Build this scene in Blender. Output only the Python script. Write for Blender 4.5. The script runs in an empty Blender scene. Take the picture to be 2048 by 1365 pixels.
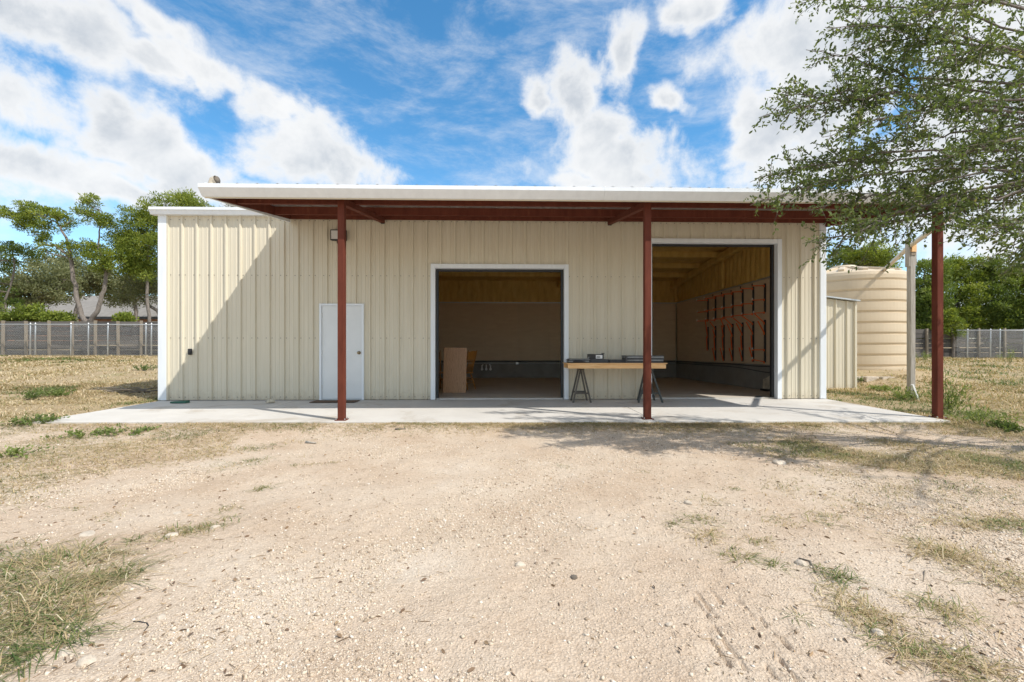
import bpy, math, random
import numpy as np
from mathutils import Vector, Matrix

sc = bpy.context.scene
R = math.radians
rng = np.random.default_rng(7)
random.seed(7)

# ------------------------------------------------------------------ camera, sky, sun, exposure
YAW = 0.026; CAMH = 1.03; CAMD = 10.0; FPX = 920.0; HOR = 705.0     # focal length and horizon in pixels of a 2048 px wide picture
cam_d = bpy.data.cameras.new('camera'); cam = bpy.data.objects.new('camera', cam_d)
sc.collection.objects.link(cam); sc.camera = cam
cam_d.sensor_width = 36.0; cam_d.lens = 36.0 * FPX / 2048
cam_d.shift_y = (HOR - 682.5) / 2048
cam_d.clip_start = 0.05; cam_d.clip_end = 3000
cam.location = (0, -CAMD, CAMH); cam.rotation_euler = (R(90), 0, -YAW)

SUN_DIR = Vector((-1.5, 1.0, -2.05)).normalized()                   # the way the light travels
SUN_EL = math.asin(-SUN_DIR.z); SUN_AZ = math.atan2(-SUN_DIR.x, -SUN_DIR.y)   # clockwise from +Y
sun_d = bpy.data.lights.new('sun', 'SUN'); sun = bpy.data.objects.new('sun', sun_d)
sc.collection.objects.link(sun)
sun_d.energy = 2.0; sun_d.angle = R(0.55); sun_d.color = (1.0, 0.95, 0.87)
sun.rotation_euler = SUN_DIR.to_track_quat('-Z', 'Y').to_euler()

sc.view_settings.view_transform = 'Standard'; sc.view_settings.look = 'None'
sc.view_settings.gamma = 1.0; sc.view_settings.use_curve_mapping = False
sc.view_settings.exposure = 1.3
sc.cycles.use_denoising = True
sc.cycles.max_bounces = 10; sc.cycles.diffuse_bounces = 8; sc.cycles.transparent_max_bounces = 8
sc.cycles.sample_clamp_indirect = 8.0

def sky_dir(px, py):
    u = (px - 1024) / FPX; v = -(py - HOR) / FPX
    return math.atan(u) + YAW, math.atan2(v, math.hypot(1, u))

SKY_STRENGTH = 0.15
world = bpy.data.worlds.new('World'); sc.world = world; world.use_nodes = True
def build_sky():
    nt = world.node_tree; N = nt.nodes; L = nt.links
    for n in list(N): N.remove(n)
    out = N.new('ShaderNodeOutputWorld'); bg = N.new('ShaderNodeBackground')
    bg.inputs['Strength'].default_value = SKY_STRENGTH
    L.new(bg.outputs[0], out.inputs[0])
    sky = N.new('ShaderNodeTexSky'); sky.sky_type = 'NISHITA'; sky.sun_disc = False
    sky.sun_elevation = SUN_EL; sky.sun_rotation = SUN_AZ
    sky.altitude = 300; sky.air_density = 1.0; sky.dust_density = 0.1; sky.ozone_density = 2.2
    geo = N.new('ShaderNodeTexCoord')
    def M(op, a, b=None, c=None, clamp=False):
        n = N.new('ShaderNodeMath'); n.operation = op; n.use_clamp = clamp
        for i, v in enumerate((a, b, c)):
            if v is None: continue
            if isinstance(v, (int, float)): n.inputs[i].default_value = v
            else: L.new(v, n.inputs[i])
        return n.outputs[0]
    sep = N.new('ShaderNodeSeparateXYZ'); L.new(geo.outputs['Generated'], sep.inputs[0])
    az = M('ARCTAN2', sep.outputs[0], sep.outputs[1]); el = M('ARCSINE', sep.outputs[2])
    def noise(scale, detail, rough, vec, dist=0.0):
        n = N.new('ShaderNodeTexNoise'); n.inputs['Scale'].default_value = scale
        n.inputs['Detail'].default_value = detail; n.inputs['Roughness'].default_value = rough
        n.inputs['Distortion'].default_value = dist
        L.new(vec, n.inputs['Vector']); return n
    cmb = N.new('ShaderNodeCombineXYZ'); L.new(az, cmb.inputs[0]); L.new(el, cmb.inputs[1])
    warp = noise(4.2, 4, 0.62, geo.outputs['Generated'])
    wv = N.new('ShaderNodeVectorMath'); wv.operation = 'MULTIPLY_ADD'
    L.new(warp.outputs['Color'], wv.inputs[0]); wv.inputs[1].default_value = (0.22, 0.15, 0); 
    L.new(cmb.outputs[0], wv.inputs[2])
    sh = N.new('ShaderNodeVectorMath'); sh.operation = 'SUBTRACT'; L.new(wv.outputs[0], sh.inputs[0]); sh.inputs[1].default_value = (0.11, 0.075, 0)
    P = sh.outputs[0]
    def blob(px, py, rx, ry, rot=0.0, k=1.0):
        a, e = sky_dir(px, py)
        ax, _ = sky_dir(px + rx, py); _, ey = sky_dir(px, py - ry)
        m = N.new('ShaderNodeMapping'); m.vector_type = 'TEXTURE'
        m.inputs['Location'].default_value = (a, e, 0); m.inputs['Rotation'].default_value = (0, 0, rot)
        m.inputs['Scale'].default_value = (abs(ax - a), abs(ey - e), 1)
        L.new(P, m.inputs['Vector'])
        ln = N.new('ShaderNodeVectorMath'); ln.operation = 'LENGTH'; L.new(m.outputs[0], ln.inputs[0])
        return M('MULTIPLY', M('SUBTRACT', 1.0, ln.outputs['Value']), k)
    blobs = [(90, 30, 260, 80, 0.05), (320, 55, 105, 60, -0.3), (40, 190, 190, 75, -0.35), (215, 240, 120, 62, -0.6), (330, 305, 135, 62, -0.55), (110, 330, 250, 70, -0.1), (-220, 200, 260, 300, 0),
             (300, 125, 60, 40, -0.3), (420, 160, 150, 46, -0.3), (500, 190, 90, 36, -0.3), (610, 295, 190, 75, -0.15), (700, 330, 135, 62, -0.2), (500, 385, 330, 36, 0), (250, 385, 260, 40, 0),
             (1235, 315, 140, 74, -0.1), (1190, 255, 80, 60, 0.5), (1145, 180, 62, 90, 0.3), (1165, 350, 62, 26, 0), (1238, 85, 42, 85, 0.15), (1345, 180, 56, 32, -0.6), (1075, 190, 40, 40, 0.3), (1280, 370, 100, 22, 0),
             (1640, 70, 300, 110, -0.1), (1640, 200, 170, 150, 0), (1400, 10, 90, 40, -0.3), (1630, 340, 160, 90, 0), (2000, 250, 400, 420, 0), (1560, 240, 90, 100, 0)]
    cur = None
    for b in blobs:
        v = blob(*b)
        cur = v if cur is None else M('SMOOTH_MAX', cur, v, 0.12)
    # the same broken cumulus goes on outside the picture
    far = noise(2.3, 3, 0.5, geo.outputs['Generated'])
    fv = M('MULTIPLY', M('SUBTRACT', far.outputs['Fac'], 0.48), 4.0)
    mr = N.new('ShaderNodeMapRange'); mr.interpolation_type = 'SMOOTHSTEP'
    L.new(M('MAXIMUM', M('ABSOLUTE', M('SUBTRACT', az, YAW)), M('MULTIPLY', el, 1.18)), mr.inputs['Value'])
    mr.inputs['From Min'].default_value = 0.80; mr.inputs['From Max'].default_value = 1.05
    fv = M('SUBTRACT', fv, M('MULTIPLY', M('SUBTRACT', 1.0, mr.outputs[0]), 4.0))
    cur = M('SMOOTH_MAX', cur, fv, 0.12)
    n1 = noise(7.5, 7, 0.64, geo.outputs['Generated'], 0.25)
    n2 = noise(26, 4, 0.6, geo.outputs['Generated'], 0.2)
    nn = M('ADD', M('MULTIPLY', M('SUBTRACT', n1.outputs['Fac'], 0.5), 2.5), M('MULTIPLY', M('SUBTRACT', n2.outputs['Fac'], 0.5), 0.55))
    cov = M('ADD', M('MINIMUM', cur, 0.75), nn)
    def smooth(v, a, b):
        m = N.new('ShaderNodeMapRange'); m.interpolation_type = 'SMOOTHSTEP'
        L.new(v, m.inputs['Value']); m.inputs['From Min'].default_value = a; m.inputs['From Max'].default_value = b
        return m.outputs[0]
    mask = M('MULTIPLY', smooth(cov, -0.26, 0.50), 0.96)
    # thin high wisps
    st = N.new('ShaderNodeMapping'); st.inputs['Rotation'].default_value = (0, 0, 0.5); st.inputs['Scale'].default_value = (2.6, 7, 1)
    L.new(cmb.outputs[0], st.inputs['Vector'])
    w1 = noise(1.5, 8, 0.68, st.outputs[0], 0.25)
    wisp = M('ADD', M('MULTIPLY', smooth(w1.outputs['Fac'], 0.40, 0.78), 0.55), M('MULTIPLY', smooth(el, 0.42, 0.05), 0.16))
    mask2 = M('SUBTRACT', M('ADD', mask, wisp), M('MULTIPLY', mask, wisp))
    # cloud brightness: bright edges, greyer thick bodies
    n3 = noise(6.0, 5, 0.6, geo.outputs['Generated'], 0.3)
    body = M('MULTIPLY', smooth(cov, 0.05, 1.05), M('ADD', 0.12, M('MULTIPLY', smooth(n3.outputs['Fac'], 0.25, 0.66), 0.88)))
    cr = N.new('ShaderNodeMix'); cr.data_type = 'RGBA'
    L.new(body, cr.inputs['Factor'])
    k = 1.0 / SKY_STRENGTH
    cr.inputs[6].default_value = (0.415 * k, 0.415 * k, 0.412 * k, 1); cr.inputs[7].default_value = (0.235 * k, 0.255 * k, 0.28 * k, 1)
    mx = N.new('ShaderNodeMix'); mx.data_type = 'RGBA'
    hs = N.new('ShaderNodeHueSaturation'); hs.inputs['Hue'].default_value = 0.49; hs.inputs['Saturation'].default_value = 1.26; hs.inputs['Value'].default_value = 0.60
    L.new(sky.outputs[0], hs.inputs['Color'])
    L.new(mask2, mx.inputs['Factor']); L.new(hs.outputs[0], mx.inputs[6]); L.new(cr.outputs[2], mx.inputs[7])
    L.new(mx.outputs[2], bg.inputs['Color'])
build_sky()
world.cycles.sampling_method = 'MANUAL'; world.cycles.sample_map_resolution = 512

# ------------------------------------------------------------------ helpers
COL = sc.collection
def at(px, py, Y):
    u = (px - 1024) / FPX; s, c = math.sin(YAW), math.cos(YAW); t = (CAMD + Y) / (c - u * s)
    return Vector((t * (s + u * c), Y, CAMH - (py - HOR) / FPX * t))
def onz(px, py, Z):
    s, c = math.sin(YAW), math.cos(YAW); t = (CAMH - Z) * FPX / (py - HOR); u = (px - 1024) / FPX
    return Vector((t * (s + u * c), -CAMD + t * (c - u * s), Z))
def atx(px, py, X):
    s, c = math.sin(YAW), math.cos(YAW); u = (px - 1024) / FPX; t = X / (s + u * c)
    return Vector((X, -CAMD + t * (c - u * s), CAMH - (py - HOR) / FPX * t))

def tag(o, label=None, cat=None, group=None, kind=None):
    if label: o['label'] = label
    if cat: o['category'] = cat
    if group: o['group'] = group
    if kind: o['kind'] = kind
    return o
def thing(name, loc, label, cat, group=None, rz=0.0):
    o = bpy.data.objects.new(name, None); o.empty_display_size = 0.1
    COL.objects.link(o); o.location = loc; o.rotation_euler = (0, 0, rz)
    return tag(o, label, cat, group)
def wmat(o):
    m = Matrix.Translation(o.location) @ o.rotation_euler.to_matrix().to_4x4()
    return (wmat(o.parent) @ m) if o.parent else m
def copy_tree(o, parent=None):
    c = o.copy(); COL.objects.link(c); c.parent = parent
    for ch in list(o.children): copy_tree(ch, c)
    return c
def link(name, me, mat=None, parent=None, world=True):
    """one mesh object; vertices given in world space are brought into the parent's space"""
    o = bpy.data.objects.new(name, me); COL.objects.link(o)
    if mat is not None and not me.materials: me.materials.append(mat)
    if parent is not None:
        if world: me.transform(wmat(parent).inverted())
        o.parent = parent
    return o

class MB:
    def __init__(s): s.v = []; s.f = []
    def add(s, vs, fs):
        b = len(s.v); s.v += [tuple(p) for p in vs]; s.f += [tuple(i + b for i in f) for f in fs]; return s
    def box(s, x0, x1, y0, y1, z0, z1):
        return s.add([(x0,y0,z0),(x1,y0,z0),(x1,y1,z0),(x0,y1,z0),(x0,y0,z1),(x1,y0,z1),(x1,y1,z1),(x0,y1,z1)],
                     [(0,3,2,1),(4,5,6,7),(0,1,5,4),(1,2,6,5),(2,3,7,6),(3,0,4,7)])
    def bar(s, a, b, w, h, up=(0,0,1)):
        """box beam from a to b, w across, h along 'up'"""
        a = Vector(a); b = Vector(b); d = (b - a).normalized(); u = Vector(up)
        r = d.cross(u)
        if r.length < 1e-5: r = d.cross(Vector((1,0,0)))
        r.normalize(); u = r.cross(d).normalized(); r *= w/2; u *= h/2
        return s.add([a-r-u, a+r-u, a+r+u, a-r+u, b-r-u, b+r-u, b+r+u, b-r+u],
                     [(3,2,1,0),(4,5,6,7),(0,1,5,4),(1,2,6,5),(2,3,7,6),(3,0,4,7)])
    def tube(s, pts, rad, n=8, cap=True):
        pts = [Vector(p) for p in pts]; m = len(pts)
        if isinstance(rad, (int, float)): rad = [rad] * m
        ref = None; base = len(s.v)
        for i, p in enumerate(pts):
            d = (pts[min(i+1, m-1)] - pts[max(i-1, 0)])
            d = d.normalized() if d.length > 1e-9 else Vector((0,0,1))
            if ref is None:
                ref = d.cross(Vector((0,0,1)))
                if ref.length < 1e-3: ref = Vector((1,0,0))
            ref = (ref - d * ref.dot(d)).normalized(); q = d.cross(ref)
            for k in range(n):
                a = 2*math.pi*k/n
                s.v.append(tuple(p + (ref*math.cos(a) + q*math.sin(a)) * rad[i]))
        for i in range(m-1):
            for k in range(n):
                k2 = (k+1) % n
                s.f.append((base+i*n+k, base+i*n+k2, base+(i+1)*n+k2, base+(i+1)*n+k))
        if cap:
            s.f.append(tuple(base + k for k in reversed(range(n)))); s.f.append(tuple(base+(m-1)*n+k for k in range(n)))
        return s
    def lathe(s, prof, cx, cy, n=48):
        base = len(s.v); m = len(prof)
        for r, z in prof:
            for k in range(n):
                a = 2*math.pi*k/n; s.v.append((cx + r*math.cos(a), cy + r*math.sin(a), z))
        for i in range(m-1):
            for k in range(n):
                k2 = (k+1) % n
                s.f.append((base+i*n+k, base+i*n+k2, base+(i+1)*n+k2, base+(i+1)*n+k))
        return s
    def prism(s, prof, axis, a0, a1):
        """closed profile extruded along x: prof holds (y, z); along y: (x, z); along z: (x, y)"""
        n = len(prof)
        def p3(q, a): return (a, q[0], q[1]) if axis == 'x' else ((q[0], a, q[1]) if axis == 'y' else (q[0], q[1], a))
        return s.add([p3(q, a0) for q in prof] + [p3(q, a1) for q in prof],
                     [tuple(range(n)), tuple(reversed(range(n, 2*n)))] + [(i, n+i, n+(i+1) % n, (i+1) % n) for i in range(n)])
    def mesh(s, name, smooth=False, fix=True):
        me = bpy.data.meshes.new(name); me.from_pydata(s.v, [], s.f)
        if fix:
            import bmesh
            bm = bmesh.new(); bm.from_mesh(me); bmesh.ops.recalc_face_normals(bm, faces=bm.faces); bm.to_mesh(me); bm.free()
        if smooth: me.shade_smooth()
        return me
    def build(s, name, mat, parent=None, smooth=False, world=True, bevel=0.0):
        o = link(name, s.mesh(name, smooth), mat, parent, world)
        if bevel:
            b = o.modifiers.new('bevel', 'BEVEL'); b.width = bevel; b.segments = 2; b.limit_method = 'ANGLE'
        return o

def np_mesh(name, V, F, attr=None, smooth=False):
    """V (n,3), F (m,k) with one k; attr: dict of per-vertex floats"""
    me = bpy.data.meshes.new(name); V = np.ascontiguousarray(V, dtype=np.float32); F = np.ascontiguousarray(F, dtype=np.int32)
    m, k = F.shape
    me.vertices.add(len(V)); me.vertices.foreach_set('co', V.ravel())
    me.loops.add(m*k); me.loops.foreach_set('vertex_index', F.ravel())
    me.polygons.add(m); me.polygons.foreach_set('loop_start', np.arange(0, m*k, k, dtype=np.int32))
    me.update(calc_edges=True)
    for a, val in (attr or {}).items():
        at_ = me.attributes.new(a, 'FLOAT', 'POINT'); at_.data.foreach_set('value', np.ascontiguousarray(val, dtype=np.float32))
    if smooth: me.shade_smooth()
    return me

# value noise for displacement
_perm = rng.random((256, 256)).astype(np.float32)
def vnoise(x, y):
    xi = np.floor(x).astype(int); yi = np.floor(y).astype(int); xf = x - xi; yf = y - yi
    xf = xf*xf*(3-2*xf); yf = yf*yf*(3-2*yf)
    g = lambda a, b: _perm[a & 255, b & 255]
    return (g(xi, yi)*(1-xf) + g(xi+1, yi)*xf)*(1-yf) + (g(xi, yi+1)*(1-xf) + g(xi+1, yi+1)*xf)*yf
def fbm(x, y, o=4):
    s = 0; a = 1.0; tot = 0
    for i in range(o):
        s = s + a*vnoise(x*2**i + 17.3*i, y*2**i + 5.1*i); tot += a; a *= 0.5
    return s/tot

# ------------------------------------------------------------------ materials
class NT:
    def __init__(s, name):
        s.m = bpy.data.materials.new(name); s.m.use_nodes = True; s.N = s.m.node_tree.nodes; s.L = s.m.node_tree.links
        s.b = s.N['Principled BSDF']; s.tc = s.N.new('ShaderNodeTexCoord')
    def noise(s, scale, detail=4, rough=0.55, vec=None, stretch=None, dist=0.0):
        n = s.N.new('ShaderNodeTexNoise'); n.inputs['Scale'].default_value = scale; n.inputs['Detail'].default_value = detail
        n.inputs['Roughness'].default_value = rough; n.inputs['Distortion'].default_value = dist
        v = vec or s.tc.outputs['Object']
        if stretch:
            mp = s.N.new('ShaderNodeMapping'); mp.inputs['Scale'].default_value = stretch; s.L.new(v, mp.inputs['Vector']); v = mp.outputs[0]
        s.L.new(v, n.inputs['Vector']); return n.outputs['Fac']
    def ramp(s, fac, stops):
        r = s.N.new('ShaderNodeValToRGB'); e = r.color_ramp.elements
        while len(e) < len(stops): e.new(0.5)
        for i, (p, c) in enumerate(stops): e[i].position = p; e[i].color = (*c, 1)
        s.L.new(fac, r.inputs[0]); return r.outputs[0]
    def mix(s, fac, a, b, mode='MIX'):
        n = s.N.new('ShaderNodeMix'); n.data_type = 'RGBA'; n.blend_type = mode
        for v, i in ((fac, 0), (a, 6), (b, 7)):
            if isinstance(v, (int, float)): n.inputs[i].default_value = v
            elif isinstance(v, tuple): n.inputs[i].default_value = (*v, 1)
            else: s.L.new(v, n.inputs[i])
        return n.outputs[2]
    def math(s, op, a, b=0.0, clamp=False):
        n = s.N.new('ShaderNodeMath'); n.operation = op; n.use_clamp = clamp
        for i, v in enumerate((a, b)):
            if isinstance(v, (int, float)): n.inputs[i].default_value = v
            else: s.L.new(v, n.inputs[i])
        return n.outputs[0]
    def attr(s, name):
        n = s.N.new('ShaderNodeAttribute'); n.attribute_name = name; return n.outputs['Fac']
    def bump(s, h, strength=0.3, dist=0.01):
        n = s.N.new('ShaderNodeBump'); n.inputs['Strength'].default_value = strength; n.inputs['Distance'].default_value = dist
        s.L.new(h, n.inputs['Height']); s.L.new(n.outputs[0], s.b.inputs['Normal'])
    def set(s, color=None, rough=None, metal=None, spec=None):
        for k, v in (('Base Color', color), ('Roughness', rough), ('Metallic', metal), ('Specular IOR Level', spec)):
            if v is None: continue
            if isinstance(v, tuple): s.b.inputs[k].default_value = (*v, 1)
            elif isinstance(v, (int, float)): s.b.inputs[k].default_value = v
            else: s.L.new(v, s.b.inputs[k])
        return s.m
def simple(name, c, rough=0.5, metal=0.0, var=0.12, scale=6.0, bump=0.0, stretch=None, spec=None):
    t = NT(name); n = t.noise(scale, 5, 0.6, stretch=stretch)
    lo = tuple(x*(1-var) for x in c); hi = tuple(min(1, x*(1+var)) for x in c)
    t.set(t.ramp(n, [(0.3, lo), (0.7, hi)]), rough, metal, spec)
    if bump: t.bump(t.noise(scale*6, 4), bump)
    return t.m

M = {}
def make_materials():
    # painted beige steel, with faint run-down streaks and dust at the foot
    t = NT('beige_steel'); a = t.noise(3.0, 5, 0.6, stretch=(6, 6, 0.35)); b = t.noise(1.2, 3)
    c = t.ramp(a, [(0.25, (0.62, 0.57, 0.45)), (0.75, (0.68, 0.63, 0.51))])
    c = t.mix(t.math('MULTIPLY', b, 0.12), c, (0.56, 0.49, 0.36)); sx = t.N.new('ShaderNodeSeparateXYZ'); t.L.new(t.tc.outputs['Object'], sx.inputs[0])
    sp_ = t.math('SUBTRACT', t.math('MULTIPLY', t.noise(7, 7, 0.75), 0.62), t.math('MULTIPLY', sx.outputs[2], 1.0))     # mud splash above the slab
    c = t.mix(t.math('MULTIPLY', t.ramp(sp_, [(0.10, (0, 0, 0)), (0.42, (1, 1, 1))]), 0.55), c, (0.38, 0.30, 0.20))
    sr = t.ramp(t.noise(1.0, 6, 0.7, stretch=(14, 14, 0.22)), [(0.56, (0, 0, 0)), (0.72, (1, 1, 1))]); c = t.mix(t.math('MULTIPLY', sr, 0.22), c, (0.42, 0.36, 0.26))
    M['beige'] = t.set(c, t.math('ADD', 0.36, t.math('MULTIPLY', b, 0.16)), 0.0, 0.4)
    t.bump(t.noise(1.7, 3, stretch=(1.6, 1, 0.7)), 0.16, 0.03)
    M['trim'] = simple('white_trim_steel', (0.76, 0.80, 0.84), 0.4, 0.0, 0.05, 2.0, stretch=(4, 4, 0.6))
    t = NT('red_oxide_steel'); a = t.noise(4, 6, 0.65, stretch=(3, 3, 0.6)); b = t.noise(40, 3)
    c = t.ramp(a, [(0.3, (0.10, 0.028, 0.018)), (0.62, (0.145, 0.042, 0.026)), (0.8, (0.24, 0.09, 0.05))])
    M['oxide'] = t.set(c, 0.7, 0.0, 0.12); t.bump(b, 0.12, 0.004)
    M['galv'] = simple('galvanised_steel', (0.55, 0.57, 0.58), 0.42, 0.75, 0.12, 30)
    M['galv_roof'] = simple('bare_roof_steel', (0.52, 0.53, 0.54), 0.38, 0.6, 0.08, 3)
    M['door'] = simple('pale_grey_door_paint', (0.70, 0.725, 0.735), 0.35, 0.0, 0.04, 2.0)
    M['dark_metal'] = simple('dark_steel', (0.03, 0.032, 0.035), 0.45, 0.3, 0.2, 20)
    M['brass'] = simple('dull_brass', (0.32, 0.25, 0.15), 0.35, 0.9, 0.1, 30)
    M['black'] = simple('black_plastic', (0.02, 0.02, 0.022), 0.45, 0, 0.2, 20)
    M['lens'] = simple('frosted_lens', (0.62, 0.62, 0.60), 0.25, 0, 0.05, 12)
    # concrete
    t = NT('pale_concrete'); a = t.noise(1.3, 6, 0.65); b = t.noise(9, 5, 0.6); d = t.noise(90, 3)
    c = t.ramp(a, [(0.3, (0.52, 0.50, 0.465)), (0.7, (0.62, 0.60, 0.565))]); c = t.mix(t.math('MULTIPLY', b, 0.35), c, (0.52, 0.48, 0.43))
    st = t.ramp(t.noise(0.9, 7, 0.7, dist=0.6), [(0.54, (1, 1, 1)), (0.70, (0.74, 0.68, 0.60))]); c = t.mix(1.0, c, st, 'MULTIPLY')
    M['concrete'] = t.set(c, 0.85, 0, 0.3); t.bump(t.math('ADD', d, b), 0.12, 0.004)
    t = NT('shop_floor_concrete'); a = t.noise(1.0, 6, 0.65, stretch=(1, 2.2, 1)); b = t.noise(30, 4)
    M['floor'] = t.set(t.mix(t.math('MULTIPLY', b, 0.3), t.ramp(a, [(0.3, (0.48, 0.43, 0.36)), (0.7, (0.60, 0.55, 0.48))]), (0.42, 0.36, 0.29)), 0.6, 0, 0.35)
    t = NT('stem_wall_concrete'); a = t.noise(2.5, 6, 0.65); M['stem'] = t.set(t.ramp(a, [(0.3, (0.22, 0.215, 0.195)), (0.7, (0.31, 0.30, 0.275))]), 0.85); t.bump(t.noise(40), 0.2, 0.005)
    # spray foam
    t = NT('amber_spray_foam'); a = t.noise(3, 6, 0.65, stretch=(2, 2, 0.6)); b = t.noise(22, 5, 0.7)
    c = t.ramp(a, [(0.25, (0.56, 0.36, 0.09)), (0.55, (0.72, 0.50, 0.15)), (0.8, (0.80, 0.60, 0.23))])
    M['foam'] = t.set(c, 0.6, 0, 0.3); t.bump(b, 0.6, 0.02)
    # plywood
    t = NT('sanded_plywood'); a = t.noise(2.0, 6, 0.6, stretch=(1, 1, 5)); b = t.noise(1.0, 6, 0.7, stretch=(1.2, 1.2, 3), dist=1.2); r = t.N.new('ShaderNodeObjectInfo').outputs['Random']
    c = t.ramp(a, [(0.3, (0.68, 0.54, 0.38)), (0.7, (0.78, 0.64, 0.46))]); c = t.mix(t.math('MULTIPLY', b, 0.45), c, (0.52, 0.37, 0.23))
    c = t.mix(t.math('MULTIPLY', r, 0.3), c, (0.58, 0.48, 0.34)); M['ply'] = t.set(c, 0.65, 0, 0.3)
    t = NT('oak_veneer'); w = t.N.new('ShaderNodeTexWave'); w.wave_type = 'BANDS'; w.bands_direction = 'X'
    w.inputs['Scale'].default_value = 9; w.inputs['Distortion'].default_value = 9; w.inputs['Detail'].default_value = 3; w.inputs['Detail Scale'].default_value = 1.2
    mp = t.N.new('ShaderNodeMapping'); mp.inputs['Scale'].default_value = (1.6, 1, 0.42); t.L.new(t.tc.outputs['Object'], mp.inputs['Vector']); t.L.new(mp.outputs[0], w.inputs['Vector'])
    M['oak'] = t.set(t.ramp(w.outputs['Fac'], [(0.15, (0.30, 0.145, 0.06)), (0.55, (0.46, 0.245, 0.11)), (0.9, (0.52, 0.29, 0.14))]), 0.4, 0, 0.4)
    M['chair'] = simple('varnished_oak', (0.40, 0.175, 0.035), 0.35, 0, 0.25, 6, stretch=(6, 6, 1))
    t = NT('pine_board'); a = t.noise(4, 5, 0.6, stretch=(1.0, 8, 8), dist=0.4)
    M['pine'] = t.set(t.ramp(a, [(0.3, (0.66, 0.37, 0.15)), (0.7, (0.78, 0.51, 0.25))]), 0.55)
    t = NT('weathered_timber'); a = t.noise(5, 6, 0.65, stretch=(5, 5, 0.5)); M['grey_wood'] = t.set(t.ramp(a, [(0.3, (0.24, 0.215, 0.18)), (0.7, (0.44, 0.41, 0.36))]), 0.8); t.bump(t.noise(12, 4, stretch=(8, 8, 0.6)), 0.4, 0.005)
    t = NT('aged_fence_board'); a = t.noise(2.5, 6, 0.7, stretch=(0.5, 4, 6)); r = t.N.new('ShaderNodeObjectInfo').outputs['Random']
    c = t.ramp(a, [(0.3, (0.030, 0.028, 0.027)), (0.7, (0.105, 0.095, 0.086))]); c = t.mix(t.math('MULTIPLY', t.math('POWER', r, 2.0), 0.6), c, (0.20, 0.18, 0.16)); M['fence'] = t.set(c, 0.85); t.bump(t.noise(20, 3, stretch=(0.5, 4, 6)), 0.4, 0.01)
    M['tan_post'] = simple('tan_timber_post', (0.27, 0.225, 0.17), 0.8, 0, 0.25, 5, stretch=(4, 4, 0.5))
    M['rope'] = simple('dark_cable', (0.03, 0.03, 0.032), 0.5)
    M['orange'] = simple('orange_powder_coat', (0.80, 0.16, 0.03), 0.42, 0, 0.1, 12)
    t = NT('sand_poly_tank'); a = t.noise(1.0, 4); M['tank'] = t.set(t.ramp(a, [(0.3, (0.56, 0.46, 0.325)), (0.7, (0.62, 0.515, 0.375))]), 0.42, 0, 0.35); t.bump(t.noise(2.0, 2), 0.08, 0.03)
    M['pvc'] = simple('sand_painted_pipe', (0.62, 0.54, 0.42), 0.4, 0, 0.08, 5)
    M['slate'] = simple('dark_slate_sheet', (0.055, 0.057, 0.062), 0.5, 0, 0.25, 8)
    M['tile'] = simple('pale_tile_edge', (0.30, 0.31, 0.31), 0.5, 0, 0.25, 14)
    M['white'] = simple('white_plastic', (0.78, 0.78, 0.77), 0.4, 0, 0.03, 6)
    M['green'] = simple('green_plastic', (0.03, 0.11, 0.075), 0.45, 0, 0.2, 10)
    M['mat_fibre'] = simple('coir_fibre', (0.12, 0.075, 0.045), 0.95, 0, 0.4, 60, 0.4)
    M['sawhorse'] = simple('worn_grey_green_steel', (0.055, 0.062, 0.06), 0.5, 0.2, 0.35, 20)
    M['sawhorse_b'] = simple('worn_brown_grey_timber', (0.10, 0.088, 0.072), 0.7, 0, 0.35, 20)
    M['stone'] = simple('pale_limestone', (0.53, 0.455, 0.365), 0.9, 0, 0.22, 18, 0.6)
    M['flag'] = simple('streaked_flagstone', (0.52, 0.47, 0.37), 0.85, 0, 0.45, 9, 0.5)
    t = NT('roof_shingle'); a = t.noise(2.2, 6, 0.7); b = t.noise(30, 4); M['shingle'] = t.set(t.mix(t.math('MULTIPLY', b, 0.5), t.ramp(a, [(0.3, (0.20, 0.185, 0.165)), (0.7, (0.29, 0.27, 0.245))]), (0.15, 0.14, 0.13)), 0.9)
    t = NT('far_brick'); br = t.N.new('ShaderNodeTexBrick'); br.inputs['Scale'].default_value = 3; br.inputs['Color1'].default_value = (0.30, 0.15, 0.10, 1); br.inputs['Color2'].default_value = (0.36, 0.20, 0.13, 1); br.inputs['Mortar'].default_value = (0.4, 0.36, 0.3, 1)
    t.L.new(t.tc.outputs['Object'], br.inputs['Vector']); M['brick'] = t.set(br.outputs['Color'], 0.9)
    t = NT('window_glass'); M['glass'] = t.set((0.05, 0.06, 0.07), 0.08, 0, 0.6)
    # bark
    t = NT('grey_bark'); a = t.noise(7, 6, 0.7, stretch=(4, 4, 0.8)); M['bark'] = t.set(t.ramp(a, [(0.3, (0.10, 0.082, 0.068)), (0.7, (0.27, 0.235, 0.205))]), 0.9); t.bump(a, 0.6, 0.02)
    t = NT('twig_bark'); a = t.noise(9, 5); M['twig'] = t.set(t.ramp(a, [(0.3, (0.10, 0.08, 0.06)), (0.7, (0.21, 0.18, 0.145))]), 0.9)
    def leaf(name, stops, trans=0.3, rough=0.5):
        t = NT(name); c = t.ramp(t.attr('rnd'), stops); t.set(c, rough, 0, 0.35)
        tr = t.N.new('ShaderNodeBsdfTranslucent'); t.L.new(t.mix(1.0, c, (1.0, 1.0, 0.55), 'MULTIPLY'), tr.inputs['Color'])
        ms = t.N.new('ShaderNodeMixShader'); ms.inputs[0].default_value = trans
        out = t.N['Material Output']; t.L.new(t.b.outputs[0], ms.inputs[1]); t.L.new(tr.outputs[0], ms.inputs[2]); t.L.new(ms.outputs[0], out.inputs['Surface'])
        return t.m
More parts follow.
